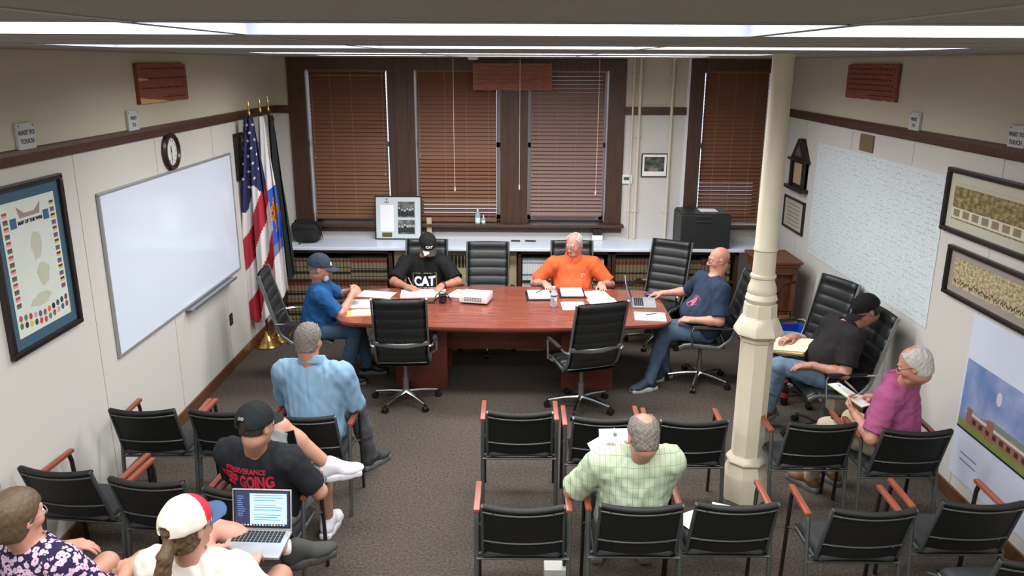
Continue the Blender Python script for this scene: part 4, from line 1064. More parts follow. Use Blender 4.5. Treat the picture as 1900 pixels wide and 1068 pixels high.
def drape(name, label, x, y, top, length, w0, w1, npl, mats, mfn, seed, shift=0.0, nrm=-1):
    t = thing(name, label, 'flag', (x, y, 0))
    rr = random.Random(seed); ph = rr.random()*6
    nu, nv = 72, 100
    def pos(u, v, off=0.0):
        wd = (w0 + (w1-w0)*min(1, v*1.8)**.8)
        X = (u-.5)*wd + shift*v
        a = u*npl*2*math.pi + ph + 1.2*math.sin(v*2.3)
        dep = .014 + .034*min(1, v*2)
        Y = dep*math.sin(a)*1.0 + dep*.4*math.sin(2.3*a+v*4) - .035 - .05*min(1, v*3)*(1-(2*u-1)**2) - off
        X += .012*math.cos(a)
        Z = top - length*v*(1-.06*abs(2*u-1)) - .09*v*math.sin(u*3.2+seed)
        return Vector((X, Y, Z))
    b = B(); b.grid(lambda u, v: pos(u, v), nu, nv, mfn, thick=.003)
    o = b.obj('cloth', mats, t, smooth='all')
    return t, pos
M_fr = mat('flag_red', (170, 34, 50), .7); M_fw = mat('flag_white', (218, 214, 214), .7); M_fb = mat('flag_blue', (34, 38, 84), .7)
def usf(u, v):
    if v < .42 - .10*u + .05*math.sin(u*9): return 2
    return 0 if (int(math.floor((v*4.2 + u*1.5)*1.5)) % 2 == 0) else 1
t, pos = drape('striped_flag', 'hanging flag with white stars on blue and red and white stripes, in the left corner', -2.77, 8.38, 2.50, 2.17, .10, .36, 2.4, [M_fr, M_fw, M_fb], usf, 1)
b = B(); rr = random.Random(4)
for i in range(9):
    for j in range(4):
        u, v = (j+.5+.4*(i % 2))/4.6, .035+.036*i
        if v > .38-.10*u: continue
        p = pos(u, v, .010); q = (pos(u+.01, v, .010)-pos(u-.01, v, .010)).normalized(); w_ = (pos(u, v-.01, .010)-pos(u, v+.01, .010)).normalized()
        r_ = .020; vs_ = [b.bm.verts.new(p + (q*math.cos(R(90+36*k)) + w_*math.sin(R(90+36*k)))*(r_ if k % 2 == 0 else r_*.42)) for k in range(10)]
        b.bm.faces.new(vs_)
b.obj('stars', M_fw, t)['kind'] = 'stuff'
def army(u, v):
    if u > .50 and .38 < v < .74:
        if .42 < v < .62 and abs(u-.74) < .14+.07*math.sin(v*40): return 2 if (int(v*60)+int(u*30)) % 3 else 3
        if v > .68: return 4
        return 1
    return 0
drape('white_seal_flag', 'hanging white flag with a blue and gold emblem, middle one in the left corner', -2.70, 8.56, 2.50, 2.1, .06, .24, 1.5, [M_fw, mat('emblem_blue', (40, 90, 190), .7), mat('emblem_gold', (190, 120, 50), .7), mat('emblem_brown', (90, 50, 40), .7), mat('emblem_grey', (120, 130, 160), .7)], army, 2, .05)
drape('dark_fringed_flag', 'narrow black flag with a dark fringe hanging nearest the bookcase', -2.66, 8.78, 2.50, 1.9, .05, .13, 1.2, [mat('flag_black', (18, 22, 24), .8), mat('dark_fringe', (34, 44, 36), .8)], lambda u, v: 1 if u > .88 and int(v*120) % 2 else 0, 3, .10)

# ------------------------------------------------------------------ people: smooth-blended bodies meshed from a distance field
def nrm(v): v = np.asarray(v, float); return v/(np.linalg.norm(v)+1e-12)
def A(*v): return np.array(v, float)
def head_dir(h): return A(math.sin(R(h)), math.cos(R(h)), 0)

class Field:
    def __init__(s, lo, hi, h):
        s.h = h; s.lo = np.asarray(lo, float); s.n = np.ceil((np.asarray(hi)-s.lo)/h).astype(int)+1
        s.D = np.full(tuple(s.n), 1.0, np.float32)
    def region(s, lo, hi):
        a = np.maximum(((np.asarray(lo)-s.lo)/s.h).astype(int), 0); b = np.minimum(np.ceil((np.asarray(hi)-s.lo)/s.h).astype(int)+1, s.n)
        if np.any(b <= a): return None, None
        sl = tuple(slice(a[i], b[i]) for i in range(3))
        ax = [((np.arange(a[i], b[i]))*s.h + s.lo[i]).astype(np.float32) for i in range(3)]
        return sl, (ax[0][:, None, None], ax[1][None, :, None], ax[2][None, None, :])
    def put(s, sl, d, k, op='u'):
        D = s.D[sl]
        if op == 'u':
            hh = np.maximum(k-np.abs(D-d), 0)/k; s.D[sl] = np.minimum(D, d) - hh*hh*k*.25
        elif op == 's':
            d = -d; hh = np.maximum(k-np.abs(D-d), 0)/k; s.D[sl] = np.maximum(D, d) + hh*hh*k*.25
        elif op == 'i': s.D[sl] = np.maximum(D, d)
    def rc(s, a, b, ra, rb, k=.01, op='u'):
        a = np.asarray(a, float); b = np.asarray(b, float); m = max(ra, rb)+max(k, .012)+.012
        sl, (X, Y, Z) = s.region(np.minimum(a, b)-m, np.maximum(a, b)+m)
        if sl is None: return
        ba = b-a; L2 = max(ba@ba, 1e-9)
        h = np.clip(((X-a[0])*ba[0]+(Y-a[1])*ba[1]+(Z-a[2])*ba[2])/L2, 0, 1)
        d = np.sqrt((X-a[0]-h*ba[0])**2+(Y-a[1]-h*ba[1])**2+(Z-a[2]-h*ba[2])**2) - (ra+(rb-ra)*h)
        s.put(sl, d, k, op)
    def ell(s, c, r, M=None, k=.01, op='u'):
        c = np.asarray(c, float); r = np.asarray(r, float); m = r.max()+max(k, .012)+.012
        sl, (X, Y, Z) = s.region(c-m, c+m)
        if sl is None: return
        x, y, z = X-c[0], Y-c[1], Z-c[2]
        if M is not None: x, y, z = (M[0, 0]*x+M[1, 0]*y+M[2, 0]*z), (M[0, 1]*x+M[1, 1]*y+M[2, 1]*z), (M[0, 2]*x+M[1, 2]*y+M[2, 2]*z)
        k0 = np.sqrt((x/r[0])**2+(y/r[1])**2+(z/r[2])**2); k1 = np.sqrt((x/r[0]**2)**2+(y/r[1]**2)**2+(z/r[2]**2)**2)
        s.put(sl, k0*(k0-1)/np.maximum(k1, 1e-6), k, op)
    def box(s, c, hf, rad, M, k=.01, op='u'):
        c = np.asarray(c, float); m = np.linalg.norm(hf)+rad+max(k, .012)+.01
        sl, (X, Y, Z) = s.region(c-m, c+m)
        if sl is None: return
        x, y, z = X-c[0], Y-c[1], Z-c[2]
        q = [np.abs(M[0, i]*x+M[1, i]*y+M[2, i]*z)-hf[i] for i in range(3)]
        d = np.sqrt(sum(np.maximum(t, 0)**2 for t in q)) + np.minimum(np.maximum(np.maximum(q[0], q[1]), q[2]), 0) - rad
        s.put(sl, d, k, op)
    def band(s, w=.03):
        I = np.argwhere(np.abs(s.D) < w); return I, I*s.h + s.lo
    def wrinkle(s, amp, seed, wl=(.05, .12), drop=.35, n=7):
        rs = np.random.RandomState(seed); I, P = s.band()
        v = np.zeros(len(P))
        for _ in range(n):
            d = rs.normal(size=3); d[2] *= drop; d = nrm(d); e = nrm(rs.normal(size=3)); l = rs.uniform(*wl)
            v += np.sin(P@d*2*math.pi/l + rs.uniform(0, 6) + 1.6*np.sin(P@e*2*math.pi/(l*2.6) + rs.uniform(0, 6)))
        s.D[I[:, 0], I[:, 1], I[:, 2]] += (amp*(v/math.sqrt(n))).astype(np.float32)
    def local_clip(s, fn, C0, M):
        """intersect with a region given in a local frame (negative = keep)"""
        I, P = s.band(.05); q = (P-C0)@M
        s.D[I[:, 0], I[:, 1], I[:, 2]] = np.maximum(s.D[I[:, 0], I[:, 1], I[:, 2]], fn(q).astype(np.float32))
    def mesh(s):
        D = s.D; n = D.shape; S = D < 0
        c = np.zeros((n[0]-1, n[1]-1, n[2]-1), np.uint8)
        for dx in (0, 1):
            for dy in (0, 1):
                for dz in (0, 1): c += S[dx:n[0]-1+dx, dy:n[1]-1+dy, dz:n[2]-1+dz]
        act = np.argwhere((c > 0) & (c < 8)); idx = np.full(c.shape, -1, np.int32); idx[act[:, 0], act[:, 1], act[:, 2]] = np.arange(len(act))
        acc = np.zeros((len(act), 3)); cnt = np.zeros(len(act))
        co = [(0, 0, 0), (1, 0, 0), (0, 1, 0), (1, 1, 0), (0, 0, 1), (1, 0, 1), (0, 1, 1), (1, 1, 1)]
        V = [D[act[:, 0]+o[0], act[:, 1]+o[1], act[:, 2]+o[2]].astype(float) for o in co]
        for a in range(8):
            for b_ in range(a+1, 8):
                if sum(abs(co[a][i]-co[b_][i]) for i in range(3)) != 1: continue
                va, vb = V[a], V[b_]; m = (va < 0) != (vb < 0)
                t = np.where(m, va/np.where(m, va-vb, 1), 0)
                p = np.array(co[a])[None] + t[:, None]*(np.array(co[b_])-np.array(co[a]))[None]
                acc += p*m[:, None]; cnt += m
        P = (act + acc/np.maximum(cnt, 1)[:, None])*s.h + s.lo
        Q = []
        for ax in range(3):
            o = [0, 0, 0]; o[ax] = 1
            A0 = S[:n[0]-o[0], :n[1]-o[1], :n[2]-o[2]]; A1 = S[o[0]:, o[1]:, o[2]:]
            E = np.argwhere(A0 != A1); b1, b2 = [(1, 2), (2, 0), (0, 1)][ax]
            ok = (E[:, b1] > 0) & (E[:, b2] > 0) & (E[:, b1] < n[b1]-1) & (E[:, b2] < n[b2]-1); E = E[ok]
            flip = A0[E[:, 0], E[:, 1], E[:, 2]]
            def at_(d1, d2):
                F = E.copy(); F[:, b1] -= d1; F[:, b2] -= d2; return idx[F[:, 0], F[:, 1], F[:, 2]]
            q = np.stack([at_(1, 1), at_(0, 1), at_(0, 0), at_(1, 0)], 1)
            q[~flip] = q[~flip][:, ::-1]
            Q.append(q)
        Q = np.concatenate(Q); Q = Q[(Q >= 0).all(1)]
        return P, Q

def mesh_obj(name, P, Q, mats, parent, fmat=None, tint=None, keep_largest=False):
    if keep_largest and len(Q):
        lab = np.arange(len(P))
        for _ in range(400):
            m = lab[Q].min(1); new = lab.copy(); np.minimum.at(new, Q.ravel(), np.repeat(m, 4)); new = new[new]
            if (new == lab).all(): break
            lab = new
        u, c = np.unique(lab[Q[:, 0]], return_counts=True); big = u[c.argmax()]; Q = Q[lab[Q[:, 0]] == big]
        used_ = np.unique(Q); mp = np.full(len(P), -1); mp[used_] = np.arange(len(used_)); P = P[used_]; Q = mp[Q]
        if tint is not None: tint = tint[used_]
    Pm = P - np.array(parent.location)
    me = bpy.data.meshes.new(name)
    me.vertices.add(len(P)); me.vertices.foreach_set('co', Pm.astype(np.float32).ravel())
    me.loops.add(len(Q)*4); me.loops.foreach_set('vertex_index', Q.astype(np.int32).ravel())
    me.polygons.add(len(Q)); me.polygons.foreach_set('loop_start', np.arange(0, len(Q)*4, 4, dtype=np.int32)); me.polygons.foreach_set('loop_total', np.full(len(Q), 4, np.int32))
    me.polygons.foreach_set('use_smooth', np.ones(len(Q), bool))
    for m in mats: me.materials.append(m)
    if fmat is not None: me.polygons.foreach_set('material_index', fmat(P[Q].mean(1)).astype(np.int32))
    me.update(calc_edges=True); me.validate()
    if tint is not None:
        at_ = me.color_attributes.new('tint', 'FLOAT_COLOR', 'POINT')
        at_.data.foreach_set('color', np.concatenate([tint, np.ones((len(tint), 1))], 1).astype(np.float32).ravel())
    o = bpy.data.objects.new(name, me); C.objects.link(o); o.parent = parent
    return o

M_skin = mat('skin', (200, 150, 125), .5); _nt = M_skin.node_tree
_a = _nt.nodes.new('ShaderNodeAttribute'); _a.attribute_name = 'tint'; _nt.links.new(_a.outputs[0], _nt.nodes['Principled BSDF'].inputs['Base Color'])
M_eye = mat('eye_white', (220, 215, 210), .2); M_iris = mat('dark_iris', (40, 34, 30), .2)
M_spec = mat('dark_glasses_frame', (40, 36, 36), .4, .3)

def hand(F, W, D, N, right, curl=(20, 25, 20), hs=1.0, spread=.06):
    D = nrm(D); N = nrm(N - D*(np.asarray(N)@D)); T = np.cross(D, N) if right else np.cross(N, D)
    M = np.stack([T, D, N], 1)
    F.rc(W-D*.02, W+D*.03*hs, .027, .026, .02)
    F.box(W+D*.052*hs, (.030*hs, .034*hs, .004), .0115*hs, M, .014)
    for i, (o, ln) in enumerate(((.028, (.042, .026, .021)), (.0095, (.046, .029, .022)), (-.009, (.042, .027, .021)), (-.0265, (.033, .021, .018)))):
        p = W + D*(.088-.004*abs(i-1.3))*hs + T*o*hs; a = 0
        sp = (1.3-i)*spread
        for j in range(3):
            a += R(curl[j]); d = nrm(D*math.cos(a) + N*math.sin(a) + T*sp)
            q = p + d*ln[j]*hs; F.rc(p, q, (.0092-.0007*j)*hs, (.0086-.0008*j)*hs, .003 if j else .010); p = q
    p = W + D*.026*hs + T*.026*hs + N*.004
    for j, (dv, ln, r0, r1) in enumerate(((D*.62+T*.62+N*.32, .042, .0135, .0115), (D*.9+T*.22+N*.38, .031, .0108, .0098), (D*.97+N*.30, .023, .0095, .008))):
        d = nrm(dv); q = p + d*ln*hs; F.rc(p, q, r0*hs, r1*hs, .012 if j == 0 else .004); p = q

def ik(S, W, a, b, pole):
    S = np.asarray(S, float); W = np.asarray(W, float); v = W-S; d = np.linalg.norm(v)
    if d > (a+b)*.995: k = d/((a+b)*.995); a *= k; b *= k
    x = (d*d + a*a - b*b)/(2*d); h = math.sqrt(max(a*a-x*x, 0)); u = v/d
    p = np.asarray(pole, float)-S; p = p - u*(p@u); return S + u*x + nrm(p)*h

def head_shape(F, Cc, M, face=True, jaw=1.0, neck=None):
    L = lambda x, y, z: Cc + M@A(x, y, z)
    F.ell(L(0, -.012, .028), (.077, .096, .090), M, .01)
    F.ell(L(0, .018, -.035), (.064*jaw, .072, .072), M, .035)
    F.rc(L(-.018, .066, -.092), L(.018, .066, -.092), .020*jaw, .020*jaw, .03)
    if not face: return
    F.rc(L(-.036, .074, .024), L(.036, .074, .024), .013, .013, .018)
    for s_ in (-1, 1):
        F.ell(L(s_*.031, .102, .002), (.017, .016, .012), M, .012, 's')
        F.ell(L(s_*.044, .058, -.028), (.024, .026, .026), M, .02)
        F.ell(L(s_*.079, -.008, -.008), (.009, .019, .031), M, .006); F.ell(L(s_*.091, -.002, -.004), (.006, .010, .018), M, .006, 's')
        F.ell(L(s_*.014, .098, -.036), (.009, .010, .008), M, .006)
    F.rc(L(0, .088, .010), L(0, .112, -.030), .0085, .0120, .012)
    F.ell(L(0, .090, -.057), (.024, .010, .0055), M, .006); F.ell(L(0, .088, -.069), (.020, .010, .006), M, .006)
    F.ell(L(0, .100, -.0628), (.022, .006, .002), M, .004, 's')

def person(name, label, p):
    """p: pose and clothing, all positions in metres in the room"""
    px, py = p['pel']; zp = p.get('zp', .555); h = p['h']; g = p.get('g', 1.0); bl = p.get('bl', .0); T = p.get('T', 1.0)
    hc = p.get('hc', h); lean = R(p.get('lean', 0)); side = R(p.get('side', 0))
    root = thing(name, label, 'person', (px, py, 0))
    Pc = A(px, py, zp); Fp = head_dir(h); Rp = A(Fp[1], -Fp[0], 0)
    F0 = head_dir(hc); Rc = A(F0[1], -F0[0], 0)
    S = nrm(A(0, 0, 1)*math.cos(lean) + F0*math.sin(lean) + Rc*math.sin(side)); Fc = nrm(F0 - S*(F0@S)); Rc = np.cross(Fc, S)
    MT = np.stack([Rc, Fc, S], 1); MP = np.stack([Rp, Fp, A(0, 0, 1)], 1)
    Sc = Pc + S*.400*T; sw = p.get('sw', .182)*(.75+.25*g)
    # head frame
    hh = head_dir(p['hh']); pit = R(p.get('hp', 0)); rol = R(p.get('hr', 0))
    Fh = hh*math.cos(pit) - A(0, 0, 1)*math.sin(pit); Uh = hh*math.sin(pit) + A(0, 0, 1)*math.cos(pit); Rh = np.cross(Fh, Uh)
    Uh, Rh = Uh*math.cos(rol)+Rh*math.sin(rol), Rh*math.cos(rol)-Uh*math.sin(rol)
    MH = np.stack([Rh, Fh, Uh], 1); Ch = np.asarray(p['top'], float) - Uh*(.128 if p.get('cap') else .118)
    Nb = Pc + S*.452*T - Fc*.008
    arms = {}
    for sd, s_ in (('R', 1), ('L', -1)):
        Sh = Sc + Rc*s_*sw + p.get('shrug', 0)*S; W = np.asarray(p['w'+sd], float); E = ik(Sh, W, .29, .255, p['e'+sd]); arms[sd] = (Sh, E, W)
    legs = {}
    for sd, s_ in (('R', 1), ('L', -1)):
        Hp = Pc + Rp*s_*.092 - A(0, 0, .005); legs[sd] = (Hp, np.asarray(p['k'+sd], float), np.asarray(p['a'+sd], float))
    ag = .65+.35*g
    def torso(F, off, full=True):
        F.ell(Pc+A(0, 0, .02), A(.160*g, .106*g, .11)+off, MP, .03)
        F.ell(Pc+S*.15*T+Fc*(.015+bl*.55), A(.146*g, .112*g+bl, .155)+off, MT, .06)
        F.ell(Pc+S*.29*T, A(.158*g, .108*(.5+.5*g), .17)+off, MT, .06)
        F.rc(Sc-Rc*.11*g-Fc*.012, Sc+Rc*.11*g-Fc*.012, .064+off, .064+off, .05)
        for sd in 'RL':
            F.rc(Nb, arms[sd][0]+S*.012, .040+off, .046+off, .05)
            F.rc(arms[sd][0], arms[sd][0]+(arms[sd][1]-arms[sd][0])*.25, .062*ag+off, .054*ag+off, .035)
    allp = [Pc, Nb, Ch] + [q for a in arms.values() for q in a] + [q for a in legs.values() for q in a]
    lo = np.min(allp, 0)-.22; hi = np.max(allp, 0)+.22; lo[2] = max(lo[2], -.02); hi[2] = Ch[2]+.15
    step = p.get('step', .0062)
    F = Field(lo, hi, step); torso(F, 0)
    F.rc(Nb-S*.02, Ch+MH@A(0, -.022, -.065), .058*(.55+.45*g), .056*(.55+.45*g), .03)
    head_shape(F, Ch, MH, True, p.get('jaw', 1.0)*(.9+.1*g))
    for sd in 'RL':
        Sh, E, W = arms[sd]; Hp, K, An = legs[sd]
        F.rc(Sh, E, .052*ag, .043*ag, .03); F.rc(E, E+(W-E)*.35, .042*ag, .041*ag, .02); F.rc(E+(W-E)*.3, W, .041*ag, .027, .02)
        hd = p.get('hd'+sd, nrm(W-E)); hand(F, W, A(*hd), A(*p.get('hn'+sd, (0, 0, -1))), sd == 'R', p.get('hc'+sd, (18, 22, 16)), p.get('hs', 1.0))
        F.rc(Hp, K, .082*(.7+.3*g), .058, .02); F.rc(K, K+(An-K)*.35, .054, .056, .02); F.rc(K+(An-K)*.3, An, .056, .036, .02)
        fd = nrm(A(*p.get('f'+sd, (Fp[0], Fp[1], 0)))); F.rc(An, An+fd*.10-A(0, 0, .045), .034, .030, .02)
    P, Q = F.mesh()
    q = (P-Ch)@MH; base = np.array(lin(p.get('skin', (206, 156, 132)))[:3]); tint = np.repeat(base[None], len(P), 0)
    def mul(mask, c): tint[mask] *= np.array(c)
    mul((np.abs(q[:, 0]) < .025) & (np.abs(q[:, 2]+.063) < .0095) & (q[:, 1] > .085), (.86, .58, .58))
    ck = np.exp(-((np.abs(q[:, 0])-.045)**2+(q[:, 1]-.07)**2+(q[:, 2]+.03)**2)/.0008)[:, None]; tint *= 1-ck*np.array([.0, .16, .16])
    ns = np.exp(-((q[:, 0])**2+(q[:, 1]-.112)**2+(q[:, 2]+.03)**2)/.0005)[:, None]; tint *= 1-ns*np.array([.0, .2, .2])
    if p.get('pink'): sc_ = np.clip((q[:, 2]-.05)/.05, 0, 1)[:, None]*(np.linalg.norm(q, axis=1) < .14)[:, None]; tint *= 1-sc_*np.array([0, .14, .12])
    mesh_obj('body', P, Q, [M_skin], root, tint=tint, keep_largest=True)
    # ---- shirt
    bvh = None
    if 'shirt' in p:
        sh = p['shirt']; fr = sh.get('sleeve', .72); off = sh.get('off', .017)
        F = Field(np.min([Pc, Nb]+[a for t in arms.values() for a in t[:2]], 0)-.30, np.max([Pc, Nb]+[a for t in arms.values() for a in t[:2]], 0)+.30, p.get('cstep', .0075))
        torso(F, off)
        for sd in 'RL':
            Sh, E, W = arms[sd]; e = Sh+(E-Sh)*min(fr, 1.0); fl = sh.get('flare', .016)
            F.rc(Sh, e, .056*ag+off, .047*ag+off+fl*.6, .03)
            if fr > 1: F.rc(E, E+(W-E)*(fr-1), .047*ag+off, .043+off*.6, .02)
            u = nrm(E-Sh) if fr <= 1 else nrm(W-E); e2 = e if fr <= 1 else E+(W-E)*(fr-1)
            I, X = F.band(.06); rel = X-e2; m = (rel@u > 0) & (np.linalg.norm(rel, axis=1) < .11) & (np.abs((X-Pc)@Rc) > .13*g)
            F.D[I[m, 0], I[m, 1], I[m, 2]] = np.maximum(F.D[I[m, 0], I[m, 1], I[m, 2]], (rel[m]@u).astype(np.float32))
        F.wrinkle(sh.get('wr', .0035), sh.get('seed', 1))
        F.rc(Nb+S*.038, Nb+S*.13+Fc*.01, .060, .066, .006, 's')
        if sh.get('collar'):
            for i in range(16):
                a0, a1 = 2*math.pi*i/16, 2*math.pi*(i+1)/16
                f = lambda a, dz=0: Nb + S*(.058+dz-.026*math.cos(a)) + Rc*math.sin(a)*(.079-dz*.15) + Fc*(math.cos(a)*.084+.004)
                if abs(math.cos(a0)) > .97 and math.cos(a0) > 0: continue
                [F.rc(f(a0, dz), f(a1, dz), rr_, rr_, .010) for dz, rr_ in ((-.030, .015), (-.014, .013), (0, .010), (.014, .008))]
        I, X = F.band(.06); z0 = zp-.075; F.D[I[:, 0], I[:, 1], I[:, 2]] = np.maximum(F.D[I[:, 0], I[:, 1], I[:, 2]], (z0-X[:, 2]).astype(np.float32))
        P, Q = F.mesh(); o = mesh_obj(sh.get('name', 'shirt'), P, Q, [sh['mat']], root, keep_largest=True)
        bvh = BVHTree.FromPolygons([tuple(v) for v in P], [tuple(int(x) for x in f) for f in Q])
    # ---- trousers
    pt = p['pants']; fr = pt.get('len', 1.0)
    lo = np.min([Pc]+[a for t in legs.values() for a in t], 0)-.22; hi = np.max([Pc]+[a for t in legs.values() for a in t], 0)+.22; lo[2] = max(lo[2], 0.0)
    F = Field(lo, hi, p.get('cstep', .0075)); F.ell(Pc+A(0, 0, .015), A(.168*g, .112*g, .112), MP, .03)
    for sd in 'RL':
        Hp, K, An = legs[sd]; kk = K if fr >= .5 else Hp+(K-Hp)*fr*2; w_ = pt.get('w', 1.0)
        F.rc(Hp, kk, .098*(.7+.3*g)*w_, (.070 if fr >= .5 else .088)*w_, .03)
        if fr > .5:
            F.rc(K, K+(An-K)*.5, .070*w_, .068*w_, .02); F.rc(K+(An-K)*.4, An-(An-K)*.02, .067*w_, .056*w_, .02)
            cut = An+nrm(An-K)*.015; I, X = F.band(.06); rel = X-cut; m = (rel@nrm(An-K) > 0) & (np.linalg.norm(rel, axis=1) < .11)
            F.D[I[m, 0], I[m, 1], I[m, 2]] = np.maximum(F.D[I[m, 0], I[m, 1], I[m, 2]], (rel[m]@nrm(An-K)).astype(np.float32))
        else:
            u = nrm(K-Hp); I, X = F.band(.06); rel = X-kk; m = (rel@u > 0) & (np.linalg.norm(rel, axis=1) < .14)
            F.D[I[m, 0], I[m, 1], I[m, 2]] = np.maximum(F.D[I[m, 0], I[m, 1], I[m, 2]], (rel[m]@u).astype(np.float32))
    F.wrinkle(pt.get('wr', .0035), 5, (.06, .14)); P, Q = F.mesh(); mesh_obj(pt.get('name', 'trousers'), P, Q, [pt['mat']], root)
    # ---- shoes
    for sd in 'RL':
        sp = p.get('shoe', {}); K, An = legs[sd][1], legs[sd][2]
        fd = nrm(A(*p.get('f'+sd, (Fp[0], Fp[1], 0)))); fu = A(*p.get('u'+sd, (0, 0, 1))); fu = nrm(fu-fd*(fu@fd)); M = np.stack([np.cross(fd, fu), fd, fu], 1)
        F = Field(An-.26, An+.26, .0062)
        F.ell(An-fd*.025-fu*.030, (.047, .062, .052), M, .02); F.ell(An+fd*.125-fu*.048, (.051, .086, .037), M, .03); F.rc(An+fu*.016, An+fd*.09-fu*.036, .050, .040, .03)
        I, X = F.band(.06); v = (-.070-(X-An)@fu).astype(np.float32); F.D[I[:, 0], I[:, 1], I[:, 2]] = np.maximum(F.D[I[:, 0], I[:, 1], I[:, 2]], v)
        P, Q = F.mesh(); so = mesh_obj('shoe', P, Q, [sp.get('mat', M_black)], root)
        F = Field(An-.26, An+.26, .0062); F.box(An+fd*.125-fu*.074, (.034, .057, .009), .012, M, .02); F.box(An-fd*.030-fu*.074, (.027, .047, .009), .012, M, .03); F.box(An+fd*.05-fu*.074, (.028, .06, .009), .012, M, .03)
        P, Q = F.mesh(); o = mesh_obj('sole', P, Q, [sp.get('sole', mat('grey_sole', (96, 98, 98), .7))], root); o.parent = so
        if sp.get('sock'):
            F = Field(An-.16, An+.16, .006); F.rc(An+nrm(K-An)*.055, An, .041, .043, .01); P, Q = F.mesh(); mesh_obj('sock', P, Q, [sp['sock']], root)
    # ---- hair, beard, cap, glasses
    def head_field(t, jawp=False, hs=.0045):
        F = Field(Ch-.19, Ch+.19, hs); F.ell(Ch+MH@A(0, -.012, .028), A(.077, .096, .090)+t, MH, .01)
        F.ell(Ch+MH@A(0, -.035, -.045), A(.060, .055, .062)+t, MH, .03)
        if jawp:
            F.ell(Ch+MH@A(0, .018, -.035), A(.064, .072, .072)*A(p.get('jaw', 1.0)*(.9+.1*g), 1, 1)+t, MH, .035); F.rc(Ch+MH@A(-.018, .066, -.092), Ch+MH@A(.018, .066, -.092), .020+t, .020+t, .03)
        return F
    ss = lambda e0, e1, x: (lambda t: t*t*(3-2*t))(np.clip((x-e0)/(e1-e0), 0, 1))
    if 'hair' in p:
        hp = p['hair']; F = head_field(hp.get('t', .010))
        F.wrinkle(hp.get('wr', .0025), 3, (.012, .035), .8)
        low = hp.get('low', -.070); fz = hp.get('front', .075)
        def reg(q):
            zl = low + (fz-low)*ss(-.035, .060, q[:, 1]) + .03*np.exp(-((q[:, 1]-.0)**2)/.0004)*0
            r = zl - q[:, 2]
            if hp.get('bald'): bx, by, bz, br, brz = hp['bald']; r = np.maximum(r, (1-np.sqrt(((q[:, 0]-bx)/br)**2+((q[:, 1]-by)/brz)**2+((q[:, 2]-bz)/.06)**2))*.05)
            return r
        F.local_clip(reg, Ch, MH)
        for (a, b_, r0, r1) in hp.get('tail', ()): F.rc(Ch+MH@A(*a), Ch+MH@A(*b_), r0, r1, .02)
        if hp.get('tail'): F.wrinkle(hp.get('twr', .003), 8, (.02, .04), .6)
        P, Q = F.mesh(); mesh_obj('hair', P, Q, [hp['mat']], root)
    if 'beard' in p:
        bp_ = p['beard']; F = head_field(bp_.get('t', .008), True); F.wrinkle(.0015, 4, (.010, .02), .8)
        def breg(q):
            r = np.maximum(q[:, 2]+bp_.get('top', .030), -q[:, 1]+bp_.get('back', .0))
            mouth = (1-np.sqrt((q[:, 0]/.024)**2+((q[:, 2]+.064)/.011)**2))*.012
            return np.maximum(r, mouth)
        F.local_clip(breg, Ch, MH); P, Q = F.mesh(); mesh_obj('beard', P, Q, [bp_['mat']], root)
    if 'cap' in p:
        cp = p['cap']; F = Field(Ch-.19, Ch+.19, .0045); F.ell(Ch+MH@A(0, -.014, .030), A(.077, .096, .092)+.019, MH, .01)
        F.wrinkle(.0012, 6, (.04, .08), .8)
        F.local_clip(lambda q: np.maximum((.022 + .20*np.minimum(q[:, 1], 0)*0 + .10*q[:, 1]) - q[:, 2], (1-np.sqrt((q[:, 0]/.032)**2+((q[:, 2]-.030)/.026)**2))*.03*(q[:, 1] < -.05) - 1*(q[:, 1] >= -.05) if cp.get('gap') else -1.0+0*q[:, 0]), Ch, MH)
        if cp.get('gap'): F.local_clip(lambda q: np.where(q[:, 1] < -.05, (1-np.sqrt((q[:, 0]/.030)**2+((q[:, 2]-.034)/.022)**2))*.03, -1.0), Ch, MH)
        P, Q = F.mesh()
        fm_ = (lambda X: cp['fn']((X-Ch)@MH)) if cp.get('fn') else None
        co = mesh_obj('cap', P, Q, cp['mats'], root, fmat=fm_)
        b = B()
        def br(u, v):
            a = (u-.5)*2*R(66); x0, y0 = .097*math.sin(a), -.012+.114*math.cos(a)
            x1, y1 = .085*math.sin(a*.98), .108+.078*math.cos(a*1.15)**.8*1.0 if abs(a) < R(70) else 0
            x = x0*(1-v)+x1*v; y = y0*(1-v)+max(y1, y0)*v; z = .033 - .30*x*x/.09 - .010*v
            return Vector(Ch + MH@A(x, y, z))
        b.grid(br, 20, 8, thick=.004); b.obj('brim', cp.get('brim', cp['mats'][0]), root, world=True, smooth='all').parent = co
        if cp.get('patch'):
            b = B(); b.grid(lambda u, v: Vector(br(.52+.30*u, .25+.72*v*(.4+.6*u))) + Vector(Uh)*.004, 6, 6, thick=.001); b.obj('brim_patch', cp['patch'], root, world=True).parent = co
        for fnm, body, sz, (lx, lz), m_, bo in cp.get('text', ()):
            a = lx; C0 = Ch + MH@A(math.sin(a)*.099, -.014+math.cos(a)*.118, .030+lz); nn = nrm(MH@A(math.sin(a), math.cos(a), .55)); xx = nrm(np.cross(MH@A(0, 0, 1), nn))
            cb = BVHTree.FromPolygons([tuple(v) for v in P], [tuple(int(x) for x in f) for f in Q])
            yy = np.cross(nn, xx); put_text(fnm, body, sz, frame_M(tuple(C0+nn*.0), tuple(xx), tuple(yy)), m_, root, bold=bo, wrap=cb, cut=2).parent = co
